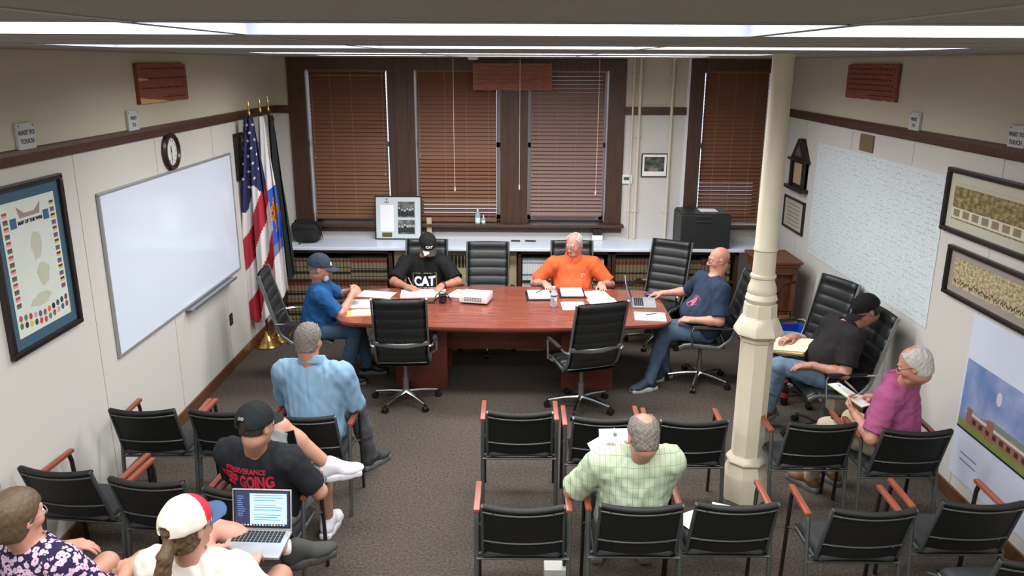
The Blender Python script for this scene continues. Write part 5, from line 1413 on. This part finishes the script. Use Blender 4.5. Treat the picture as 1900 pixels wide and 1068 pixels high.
    if p.get('eyes', True):
        for s_ in (-1, 1):
            b = B(); b.ball(tuple(Ch+MH@A(s_*.031, .0800, .001)), .0125, 8); eo = b.obj('eye', M_eye, root, world=True, smooth='all')
            b = B(); b.ball(tuple(Ch+MH@A(s_*.031, .0880, .000)), .0056, 6); b.obj('iris', M_iris, root, world=True, smooth='all').parent = eo
            b = B(); b.tube([tuple(Ch+MH@A(s_*x, y, z)) for x, y, z in ((.012, .091, .024), (.028, .091, .029), (.046, .080, .025))], [.003, .0035, .002], 6); b.obj('eyebrow', p.get('brow', M_dark), root, world=True, smooth='all')
    if p.get('glasses'):
        b = B(); gm = p['glasses'] if p['glasses'] is not True else M_spec
        for s_ in (-1, 1):
            pts = [Ch+MH@A(s_*(.032+.025*math.cos(a)), .104-.010*abs(.032+.025*math.cos(a))/.05, -.002+.017*math.sin(a)) for a in np.linspace(0, 2*math.pi, 17)[:-1]]
            b.tube([tuple(x) for x in pts], .0016, 6, closed=True)
            b.tube([tuple(Ch+MH@A(*x)) for x in ((s_*.056, .094, .002), (s_*.078, .060, .004), (s_*.086, .0, .004), (s_*.086, -.015, -.010))], .0018, 6)
        b.tube([tuple(Ch+MH@A(*x)) for x in ((-.008, .103, .002), (0, .106, .004), (.008, .103, .002))], .0016, 6); b.obj('glasses', gm, root, world=True, smooth=True)
    info = dict(root=root, Ch=Ch, MH=MH, Pc=Pc, S=S, Fc=Fc, Rc=Rc, bvh=bvh, arms=arms, MT=MT)
    return info

def cloth(name, c, var=.05, bump=.25, rough=.85): return mat(name, c, rough, var=var, vscale=12, bump=bump, bscale=500, spec=.2)
M_jeans = cloth('blue_denim', (104, 126, 146), .15); M_jeansd = cloth('dark_blue_denim', (52, 72, 92), .15)
M_hgrey = mat('short_grey_hair', (112, 105, 98), .8, var=.3, vscale=160); M_hwhite = mat('white_grey_hair', (176, 172, 168), .8, var=.2, vscale=160)
M_hbrown = mat('brown_hair', (88, 66, 46), .6, var=.35, vscale=120); M_hdark = mat('dark_brown_hair', (44, 34, 28), .7, var=.3, vscale=120)
M_redprint = mat('red_print', (196, 36, 60), .7); M_whiteprint = mat('white_print', (240, 240, 244), .7); M_tanprint = mat('tan_print', (170, 150, 96), .7)

def pant(m, **k): d = dict(mat=m); d.update(k); return d
# man in the light blue shirt
person('person', 'person with grey hair in a light blue shirt seen from behind, nearest the table', dict(
    pel=(-1.40, 5.09), h=10, hc=6, lean=4, T=1.07, g=1.25, bl=.05, sw=.192, top=(-1.405, 5.13, 1.345), hh=14, hp=12, jaw=1.0, skin=(184, 132, 112), eyes=False,
    wR=(-1.17, 5.44, .655), eR=(-1.10, 5.16, .60), wL=(-1.50, 5.46, .65), eL=(-1.78, 5.2, .70), hdR=(-.3, 1, -.05), hdL=(.3, 1, -.05),
    kR=(-1.20, 5.52, .555), kL=(-1.50, 5.50, .55), aR=(-1.13, 5.62, .095), aL=(-1.46, 5.64, .095), fR=(.55, .83, 0), fL=(.1, 1, 0),
    shirt=dict(mat=cloth('light_blue_cotton', (126, 158, 184)), sleeve=.98, collar=True, wr=.0045, seed=3, off=.020),
    pants=pant(cloth('dark_grey_twill', (84, 86, 92))), shoe=dict(mat=mat('dark_trainer', (44, 52, 54), .7)), hair=dict(mat=M_hgrey, t=.010, low=-.075, front=.07)))
# man with the phone
i2 = person('person', 'person in a black cap and T-shirt with red back print, holding a phone', dict(
    pel=(-1.44, 4.14), zp=.535, T=.92, h=14, hc=14, lean=-10, g=1.18, bl=.02, top=(-1.405, 3.97, 1.275), hh=22, hp=7, skin=(186, 138, 116), eyes=False,
    wR=(-1.32, 4.27, .74), eR=(-1.04, 3.98, .66), wL=(-1.47, 4.38, .76), eL=(-1.85, 4.12, .66), hdR=(-.35, .45, .75), hnR=(-.75, .1, .3), hcR=(35, 35, 25), hdL=(.6, .6, .4), hnL=(.2, .5, .5),
    kR=(-1.25, 4.60, .53), kL=(-1.44, 4.45, .90), aR=(-1.25, 4.70, .095), aL=(-1.17, 4.52, .60), fL=(.93, .28, .05), uL=(-.15, -.1, .95), fR=(.1, 1, 0),
    shirt=dict(name='t_shirt', mat=cloth('black_cotton', (34, 36, 40)), sleeve=.80, seed=7, flare=.02), pants=pant(cloth('grey_jersey_shorts', (126, 134, 132)), len=.46, name='shorts', w=1.02),
    shoe=dict(mat=mat('white_trainer', (226, 224, 232), .5), sole=mat('white_sole', (218, 216, 226), .5)),
    hair=dict(mat=M_hdark, t=.003, low=-.035, front=.06), cap=dict(mats=[cloth('black_cap_cloth', (30, 33, 34))], gap=True, text=[('cap_emblem', 'oo', .034, (math.pi, .05), mat('grey_emblem_thread', (150, 150, 150), .7), .001)])))
def back_print(info, rows):
    Pc, S, Fc, Rc = info['Pc'], info['S'], info['Fc'], info['Rc']
    for (nm, tx, sz, up, sx, m_, bo, xs) in rows:
        O = Pc + S*up + Rc*sx - Fc*.25; M = frame_M(tuple(O), tuple(Rc), tuple(S)); put_text(nm, tx, sz, M, m_, info['root'], bold=bo, xs=xs, wrap=info['bvh'], cut=2)
def front_print(info, rows):
    Pc, S, Fc, Rc = info['Pc'], info['S'], info['Fc'], info['Rc']
    for (nm, tx, sz, up, sx, m_, bo, xs) in rows:
        O = Pc + S*up + Rc*sx + Fc*.30; M = frame_M(tuple(O), tuple(-Rc), tuple(S)); put_text(nm, tx, sz, M, m_, info['root'], bold=bo, xs=xs, wrap=info['bvh'], cut=2)
back_print(i2, [('red_back_print', 'KEEP GOING', .098, .285, -.030, M_redprint, .004, .60), ('red_back_print', 'PERSEVERANCE', .040, .352, -.020, M_redprint, .001, .90)])
def drape_bar(info, name, m_, pts, r, front=True, parent=None):
    Pc, S, Fc, Rc = info['Pc'], info['S'], info['Fc'], info['Rc']; sg = 1 if front else -1; out = []
    for (x, z) in pts:
        O = Pc + S*z + (-Rc if front else Rc)*x + Fc*.35*sg; hit = info['bvh'].ray_cast(Vector(O), Vector(-Fc*sg), .8)
        if hit[0] is not None: out.append(hit[0]+Vector(Fc)*.002*sg)
    b = B(); b.tube(out, r, 5, flat=(1, 1)); return b.obj(name, m_, info['root'], world=True)
def phone(name, label, c, xd, yd, size):
    t = thing(name, label, 'phone', c); M = frame_M((0, 0, 0), xd, yd); w_, h_ = size
    b = B(); b.box((0, 0, 0), (w_, h_, .009), None, .004); b.bm.transform(M); b.obj('phone_body', M_dark, t, smooth=True)
    b = B(); b.box((0, 0, .0048), (w_-.006, h_-.008, .001)); b.bm.transform(M); b.obj('screen', mat('dark_screen', (14, 15, 18), .12), t)
phone('mobile_phone', 'black mobile phone held up by the man with crossed legs', (-1.355, 4.36, .835), (.98, .10, .25), (-.24, .35, .9), (.074, .150))
# man with the laptop
def capfn(q): return np.where((q[:, 1] > .015) & (q[:, 2] > .03), np.where(q[:, 0] > -.2, 1, 0), 0)
i3 = person('person', 'person in a white and red cap with a ponytail, typing on a laptop', dict(
    pel=(-1.37, 2.98), h=6, hc=6, lean=-4, g=1.02, top=(-1.355, 2.905, 1.325), hh=24, hp=2, skin=(194, 140, 122), eyes=False,
    wR=(-1.225, 3.18, .815), eR=(-.98, 3.0, .62), wL=(-1.44, 3.22, .83), eL=(-1.82, 3.0, .62), hdR=(-.1, 1, -.12), hdL=(.2, 1, -.05), hcR=(22, 28, 20),
    kR=(-1.17, 3.42, .58), kL=(-1.53, 3.45, .84), aR=(-1.13, 3.56, .095), aL=(-1.14, 3.62, .60), fL=(.90, .42, .10), uL=(-.25, -.1, .95), fR=(.1, 1, 0),
    shirt=dict(name='t_shirt', mat=cloth('cream_white_cotton', (222, 210, 202)), sleeve=.7, seed=9), pants=pant(cloth('black_shorts', (30, 34, 38)), len=.36, name='shorts'),
    shoe=dict(mat=mat('dark_olive_trainer', (52, 54, 50), .8), sock=mat('white_sock', (226, 222, 222), .9), sole=mat('dark_sole', (60, 60, 56), .8)),
    hair=dict(mat=M_hbrown, t=.008, low=-.085, front=.04, tail=[((0, -.10, -.03), (.005, -.13, -.07), .024, .028), ((.005, -.13, -.07), (-.005, -.14, -.14), .028, .030), ((-.005, -.14, -.14), (.0, -.15, -.22), .028, .016)]),
    cap=dict(mats=[cloth('white_cap_cloth', (216, 206, 194)), cloth('red_cap_panel', (196, 44, 60))], fn=capfn, brim=cloth('slate_blue_brim', (62, 86, 118)), gap=True)))
laptop('laptop', 'open silver laptop with a lit screen on the lap of the capped man', Matrix.Translation((-1.272, 3.41, .765)) @ Matrix.Rotation(R(-2), 4, 'Z') @ Matrix.Rotation(R(3), 4, 'X'), .300, .215, 104, M_silver, True, (0, 0, 0))
# woman in the floral top
mf = cloth('dark_purple_floral', (44, 34, 66)); nt = mf.node_tree; N = nt.nodes; L = nt.links
tc = N.new('ShaderNodeTexCoord'); vo = N.new('ShaderNodeTexVoronoi'); vo.inputs['Scale'].default_value = 36
cr = N.new('ShaderNodeValToRGB'); cr.color_ramp.interpolation = 'CONSTANT'; e = cr.color_ramp.elements; e[0].position = 0; e[0].color = lin((150, 60, 100)); e[1].position = .16; e[1].color = lin((206, 176, 200)); q_ = e.new(.50); q_.color = lin((44, 34, 66))
nz = N.new('ShaderNodeTexNoise'); nz.inputs['Scale'].default_value = 60; mxv = N.new('ShaderNodeMixRGB'); mxv.inputs[0].default_value = .02
L.new(tc.outputs['Object'], mxv.inputs[1]); L.new(tc.outputs['Object'], nz.inputs['Vector']); L.new(nz.outputs[1], mxv.inputs[2]); L.new(mxv.outputs[0], vo.inputs['Vector']); L.new(vo.outputs[0], cr.inputs[0]); L.new(cr.outputs[0], N['Principled BSDF'].inputs['Base Color'])
person('person', 'person with light brown ponytail, glasses and a purple floral top', dict(
    pel=(-2.11, 3.02), h=22, hc=22, lean=2, g=.98, sw=.175, top=(-2.115, 3.00, 1.30), hh=24, hp=6, skin=(194, 142, 120), glasses=mat('clear_glasses_frame', (150, 140, 150), .3), jaw=.92,
    wR=(-1.86, 3.28, .70), eR=(-1.70, 2.9, .64), wL=(-2.20, 3.36, .78), eL=(-2.46, 3.12, .66), hdR=(-.4, 1, 0), hdL=(.9, .3, 0),
    kR=(-1.84, 3.42, .66), kL=(-2.05, 3.46, .62), aR=(-1.90, 3.66, .26), aL=(-2.02, 3.60, .22),
    shirt=dict(name='floral_top', mat=mf, sleeve=.75, seed=12), pants=pant(mf, len=.34, name='skirt'), shoe=dict(mat=mat('tan_sandal', (150, 110, 80), .7)),
    hair=dict(mat=mat('light_brown_hair', (84, 66, 46), .55, var=.3, vscale=90), t=.014, wr=.0008, twr=.0006, low=-.088, front=.055, tail=[((0, -.10, -.05), (0, -.135, -.08), .022, .030), ((0, -.135, -.08), (.01, -.14, -.14), .032, .028), ((.01, -.14, -.14), (.0, -.13, -.22), .026, .012)])))
# man in the green checked shirt
mg = cloth('pale_green_check', (176, 206, 168)); nt = mg.node_tree; N = nt.nodes; L = nt.links
tc = N.new('ShaderNodeTexCoord'); sp_ = N.new('ShaderNodeSeparateXYZ'); L.new(tc.outputs['Object'], sp_.inputs[0])
def stripes(out, per, wd):
    m1 = N.new('ShaderNodeMath'); m1.operation = 'FRACT'; m0 = N.new('ShaderNodeMath'); m0.operation = 'MULTIPLY'; m0.inputs[1].default_value = 1/per
    L.new(out, m0.inputs[0]); L.new(m0.outputs[0], m1.inputs[0]); m2 = N.new('ShaderNodeMath'); m2.operation = 'LESS_THAN'; m2.inputs[1].default_value = wd; L.new(m1.outputs[0], m2.inputs[0]); return m2.outputs[0]
s1, s2, s3 = stripes(sp_.outputs[0], .030, .12), stripes(sp_.outputs[2], .055, .05), stripes(sp_.outputs[0], .010, .35)
ad = N.new('ShaderNodeMath'); ad.operation = 'ADD'; L.new(s1, ad.inputs[0]); L.new(s2, ad.inputs[1]); m3 = N.new('ShaderNodeMath'); m3.operation = 'MULTIPLY'; m3.inputs[1].default_value = .35; L.new(s3, m3.inputs[0])
ad2 = N.new('ShaderNodeMath'); ad2.operation = 'ADD'; ad2.use_clamp = True; L.new(ad.outputs[0], ad2.inputs[0]); L.new(m3.outputs[0], ad2.inputs[1])
mx = N.new('ShaderNodeMixRGB'); mx.inputs[1].default_value = lin((184, 196, 170)); mx.inputs[2].default_value = lin((138, 158, 126)); L.new(ad2.outputs[0], mx.inputs[0]); L.new(mx.outputs[0], N['Principled BSDF'].inputs['Base Color'])
person('person', 'person in a pale green checked shirt seen from behind, balding grey hair, reading papers', dict(
    pel=(.67, 4.03), zp=.545, T=.92, h=-2, hc=-4, lean=-3, g=1.22, bl=.03, top=(.685, 3.975, 1.225), hh=-10, hp=22, skin=(184, 132, 112), eyes=False, pink=True,
    wR=(.635, 4.25, .775), eR=(.98, 4.02, .56), wL=(.50, 4.25, .775), eL=(.26, 4.0, .66), hdR=(-.15, .5, .75), hnR=(-.7, .5, .0), hcR=(30, 40, 30), hdL=(.15, .5, .75), hnL=(.7, .5, 0), hcL=(30, 40, 30),
    kR=(.80, 4.42, .55), kL=(.54, 4.42, .55), aR=(.82, 4.46, .095), aL=(.52, 4.46, .095),
    shirt=dict(mat=mg, sleeve=.92, collar=True, wr=.0042, seed=15, off=.020), pants=pant(cloth('dark_trousers', (44, 44, 50))), shoe=dict(),
    hair=dict(mat=M_hgrey, t=.008, low=-.078, front=.10, bald=(.0, -.030, .115, .045, .105))))
def held_sheet(label, c, xd, yd, size, pages=1, green=False, seal=True, lines=True):
    t = thing('held_papers', label, 'papers', c); M = frame_M((0, 0, 0), xd, yd); w_, h_ = size
    if green: b = B(); b.box((-.006, .004, -.004), (w_+.012, h_+.012, .002)); b.bm.transform(M); b.obj('green_backing', mat('lime_folder', (176, 200, 90), .6), t)
    b = B(); b.grid(lambda u, v: M @ Vector(((u-.5)*w_, (v-.5)*h_, .006*math.sin(u*3.1))), 8, 6, thick=.002); b.obj('page', M_paper, t, smooth=True)
    if pages > 1: b = B(); b.box((-.045, -.01, -.010), (w_, h_*.8, .001), (0, 0, R(28))); b.bm.transform(M); b.obj('second_page', M_paper, t)
    if lines:
        b = B(); n = int(h_/.020)-3
        for i in range(n): b.box((-.008 if i % 3 else .0, h_/2-.075-.014*i, .0095), (w_*(.62 if i % 3 else .7), .0028, .0004))
        b.bm.transform(M); b.obj('printed_lines', mat('pale_grey_print', (176, 178, 190), .8), t)
    if seal: b = B(); b.lathe([(.012, .0093), (.012, .0100)], 12, (0, h_/2-.035, 0)); b.bm.transform(M); b.obj('printed_seal', M_ink, t)
held_sheet('white papers with a printed seal held by the man in green', (.595, 4.30, .865), (1, .05, 0), (.05, .45, .85), (.19, .20), 2)
# man in the magenta shirt
person('person', 'person in a magenta polo shirt with grey hair, reading papers', dict(
    pel=(2.60, 4.95), h=-30, hc=-48, lean=6, g=1.15, bl=.03, top=(2.51, 4.80, 1.315), hh=-54, hp=24, skin=(188, 132, 112), glasses=True, pink=True, eyes=True, brow=M_hwhite,
    wR=(2.53, 5.25, .77), eR=(2.85, 5.22, .68), wL=(2.33, 5.03, .745), eL=(2.33, 4.66, .62), hdR=(-.85, -.1, .1), hnR=(-.1, -.3, -.9), hcR=(25, 30, 25), hdL=(-.15, .8, .35), hnL=(.5, .1, .6), hcL=(35, 45, 30),
    kR=(2.46, 5.36, .55), kL=(2.24, 5.24, .55), aR=(2.40, 5.44, .095), aL=(2.20, 5.34, .095),
    shirt=dict(name='polo_shirt', mat=cloth('magenta_pique', (162, 84, 124)), sleeve=.85, collar=True, seed=21), pants=pant(cloth('khaki_twill', (172, 162, 140))), shoe=dict(mat=mat('brown_leather_shoe', (110, 76, 50), .5)),
    hair=dict(mat=M_hwhite, t=.009, low=-.075, front=.095, bald=(.0, .015, .12, .050, .072))))
held_sheet('white papers on a lime green folder held by the man in magenta', (2.36, 5.20, .815), (.62, .62, -.22), (-.70, .62, .35), (.20, .27), 1, True)
# man with the folder in the office chair
i7 = person('person', 'person in a black cap and jeans leaning back with an open folder', dict(
    pel=(2.60, 6.24), h=-84, hc=-94, lean=-15, g=1.2, bl=.03, top=(2.80, 6.24, 1.225), hh=-92, hp=32, skin=(176, 124, 104), T=.97,
    wL=(2.42, 6.10, .685), eL=(2.78, 5.85, .60), wR=(2.40, 6.50, .79), eR=(2.72, 6.6, .6), hdL=(-.9, .15, -.1), hdR=(-.7, -.3, .0), hcL=(15, 15, 10),
    kL=(2.20, 6.22, .635), kR=(2.18, 6.46, .56), aL=(2.20, 6.40, .16), aR=(2.14, 6.40, .095), fL=(-.8, -.4, -.3), fR=(-.9, -.3, 0),
    shirt=dict(name='t_shirt', mat=cloth('washed_black_cotton', (38, 36, 38)), sleeve=.78, seed=25, flare=.02), pants=pant(M_jeans), shoe=dict(mat=mat('brown_boot', (92, 60, 40), .6)),
    hair=dict(mat=M_hdark, t=.004, low=-.06, front=.05), cap=dict(mats=[cloth('matte_black_cap', (22, 23, 24))])))
t = thing('open_folder', 'open brown folder stuffed with papers on the lap of the man in the black cap', 'folder', (2.34, 6.42, .735), R(-40))
tf = Matrix.Rotation(R(-8), 4, 'Y') @ Matrix.Rotation(R(10), 4, 'X')
b = B(); b.box((0, 0, -.008), (.34, .28, .008), None, .002); b.bm.transform(tf); b.obj('brown_cover', mat('brown_folder', (120, 84, 44), .7), t)
for i in range(3): b = B(); b.box((.004*i, .003*i, .001+.007*i), (.32, .25, .005), (0, 0, R(i*2-1))); b.bm.transform(tf); b.obj('paper_layer', mat('cream_paper', (226, 216, 180), .8) if i % 2 == 0 else mat('yellow_paper', (204, 180, 110), .8), t)
Pc, S, Fc, Rc = i7['Pc'], i7['S'], i7['Fc'], i7['Rc']
# bald man in the navy shirt
i8 = person('person', 'bald person with glasses in a navy T-shirt at the table end', dict(
    pel=(1.84, 7.38), h=-84, hc=-104, lean=-5, g=1.28, bl=.06, top=(1.925, 7.42, 1.365), hh=-92, hp=8, skin=(192, 136, 116), glasses=True, pink=True, jaw=1.08, brow=M_hgrey, T=1.12,
    wR=(1.50, 7.80, .80), eR=(1.80, 7.95, .70), wL=(1.66, 7.17, .72), eL=(2.16, 6.95, .58), hdR=(-1, .15, -.1), hdL=(-.75, .55, -.1), hnL=(.3, .2, -.9), hcL=(25, 30, 25),
    kL=(1.44, 7.26, .56), kR=(1.43, 7.52, .53), aL=(1.29, 7.17, .095), aR=(1.50, 7.47, .095), fL=(-.85, -.35, 0), fR=(-.85, -.6, 0),
    shirt=dict(name='t_shirt', mat=cloth('navy_cotton', (42, 56, 76)), sleeve=.85, seed=31, flare=.022), pants=pant(cloth('mid_blue_denim', (78, 98, 120), .15)), shoe=dict(mat=mat('navy_trainer', (44, 56, 70), .7), sole=mat('pale_sole', (176, 178, 176), .7)),
    beard=dict(mat=mat('grey_stubble', (158, 134, 122), .8), t=.001, top=.055)))
front_print(i8, [('pink_emblem', 'A', .105, .30, -.045, mat('pink_print', (176, 80, 110), .7), .004, 1.0)])
for a0, a1 in ((20, 160), (200, 340)): drape_bar(i8, 'emblem_arc', MATS['pink_print'], [(.045+.055*math.cos(R(a)), .30+.05*math.sin(R(a))) for a in range(a0, a1+1, 20)], .0035)
# man in orange
i9 = person('person', 'person in an orange polo shirt with glasses and thin white hair behind the table', dict(
    pel=(.62, 8.50), h=180, hc=178, lean=8, g=1.34, bl=.05, sw=.20, top=(.60, 8.37, 1.285), hh=-142, hp=20, skin=(196, 138, 122), glasses=mat('wire_glasses', (120, 110, 108), .3, .5), pink=True, brow=M_hwhite, jaw=1.06, T=.96,
    wR=(.31, 8.20, .785), eR=(.18, 8.50, .72), wL=(.90, 8.17, .785), eL=(1.06, 8.46, .72), hdR=(.25, -1, -.05), hdL=(.1, -1, -.05), hcL=(8, 10, 8),
    kR=(.50, 8.05, .55), kL=(.76, 8.05, .55), aR=(.50, 8.0, .095), aL=(.76, 8.0, .095),
    shirt=dict(name='polo_shirt', mat=cloth('orange_pique', (216, 96, 54)), sleeve=.88, collar=True, seed=35, flare=.02), pants=pant(cloth('navy_trousers', (40, 44, 60))), shoe=dict(),
    hair=dict(mat=M_hwhite, t=.006, low=-.072, front=.11, bald=(.0, .02, .11, .066, .09)), beard=dict(mat=mat('pale_moustache', (190, 170, 160), .8), t=.003, top=.040, back=.075)))
drape_bar(i9, 'chest_emblem', M_whiteprint, [(.10+.018*math.cos(R(a)), .31+.016*math.sin(R(a))) for a in range(0, 300, 30)], .0022)
# bearded man writing
i10 = person('person', 'person in a black cap and T-shirt with white letters, writing at the table', dict(
    pel=(-1.0, 8.52), h=180, hc=178, lean=10, g=1.25, bl=.02, sw=.20, top=(-.945, 8.365, 1.245), hh=165, hp=38, skin=(168, 114, 92), T=.97,
    wR=(-1.14, 8.03, .785), eR=(-1.46, 8.28, .74), wL=(-.79, 8.08, .785), eL=(-.50, 8.38, .74), hdR=(.75, -.6, -.02), hcR=(45, 50, 30), hnR=(.1, .2, -1), hdL=(-.15, -1, -.05),
    kR=(-1.12, 8.06, .55), kL=(-.88, 8.06, .55), aR=(-1.12, 8.0, .095), aL=(-.88, 8.0, .095),
    shirt=dict(name='t_shirt', mat=cloth('deep_black_cotton', (24, 24, 25)), sleeve=.85, seed=41, flare=.022), pants=pant(M_jeansd), shoe=dict(),
    hair=dict(mat=M_hdark, t=.005, low=-.07, front=.05), beard=dict(mat=mat('dark_beard', (40, 28, 24), .9), t=.009, top=.048),
    cap=dict(mats=[cloth('black_brown_cap', (32, 30, 28))], brim=cloth('dark_camo_brim', (58, 56, 48), .3), patch=mat('cream_patch', (214, 212, 190), .7), text=[('cap_lettering', 'CAT', .038, (0.0, .045), M_whiteprint, .002)])))
front_print(i10, [('white_lettering', 'CAT', .125, .245, .0, M_whiteprint, .005, .92), ('tan_lettering', 'DIESEL POWER', .024, .165, .0, M_tanprint, .0005, 1.0)])
drape_bar(i10, 'tan_print_border', M_tanprint, [(-.125, .15), (-.128, .22), (-.125, .325), (-.06, .328), (0, .33), (.06, .328), (.125, .325), (.128, .22), (.125, .15)], .0035)
t = thing('wristwatch', 'dark watch on the left wrist of the bearded man writing', 'watch', tuple(i10['arms']['L'][2]))
Sh, E, W = i10['arms']['L']; u = nrm(W-E); a1 = nrm(np.cross(u, A(0, 0, 1))); a2 = np.cross(u, a1)
b = B(); b.tube([tuple(-u*.025 + (a1*math.cos(q)+a2*math.sin(q))*.034) for q in np.linspace(0, 2*math.pi, 17)[:-1]], .006, 8, closed=True, flat=(.6, 2)); b.obj('strap', mat('maroon_strap', (60, 28, 34), .5), t, smooth=True)
b = B(); b.ball(tuple(-u*.025 - a2*.036*(1 if a2[2] < 0 else -1)), (.018, .018, .007), 8); b.obj('watch_face', M_dark, t, smooth=True)
pen('pencil held by the bearded man writing', (-1.10, 7.965, TZ+.01), R(120), mat('wood_pencil', (200, 160, 90), .6), .07, .06)
# man in the blue polo
person('person', 'person in a dark blue cap and blue polo shirt, hands clasped at the table', dict(
    pel=(-1.97, 7.36), h=82, hc=80, lean=12, g=1.1, bl=.03, top=(-1.83, 7.31, 1.30), hh=79, hp=14, skin=(184, 128, 106), glasses=mat('thin_glasses', (130, 110, 100), .3), brow=M_hgrey, T=.98,
    wR=(-1.60, 7.43, .87), eR=(-1.80, 7.08, .66), wL=(-1.62, 7.60, .87), eL=(-1.76, 7.85, .70), hdR=(.45, .55, .35), hnR=(-.2, .8, -.2), hcR=(40, 45, 30), hdL=(.45, -.55, .35), hnL=(-.2, -.8, -.2), hcL=(40, 45, 30),
    kR=(-1.56, 7.30, .55), kL=(-1.58, 7.52, .55), aR=(-1.66, 7.26, .095), aL=(-1.50, 7.55, .095),
    shirt=dict(name='polo_shirt', mat=cloth('royal_blue_pique', (34, 82, 134)), sleeve=.80, collar=True, seed=45), pants=pant(cloth('blue_grey_denim', (62, 86, 106), .15)), shoe=dict(),
    hair=dict(mat=M_hgrey, t=.004, low=-.06, front=.05), beard=dict(mat=mat('white_goatee', (200, 194, 188), .8), t=.009, top=.052, back=.055),
    cap=dict(mats=[cloth('navy_cap_cloth', (50, 58, 74))], text=[('cap_emblem', 'B', .040, (0.35, .035), M_whiteprint, .003)])))
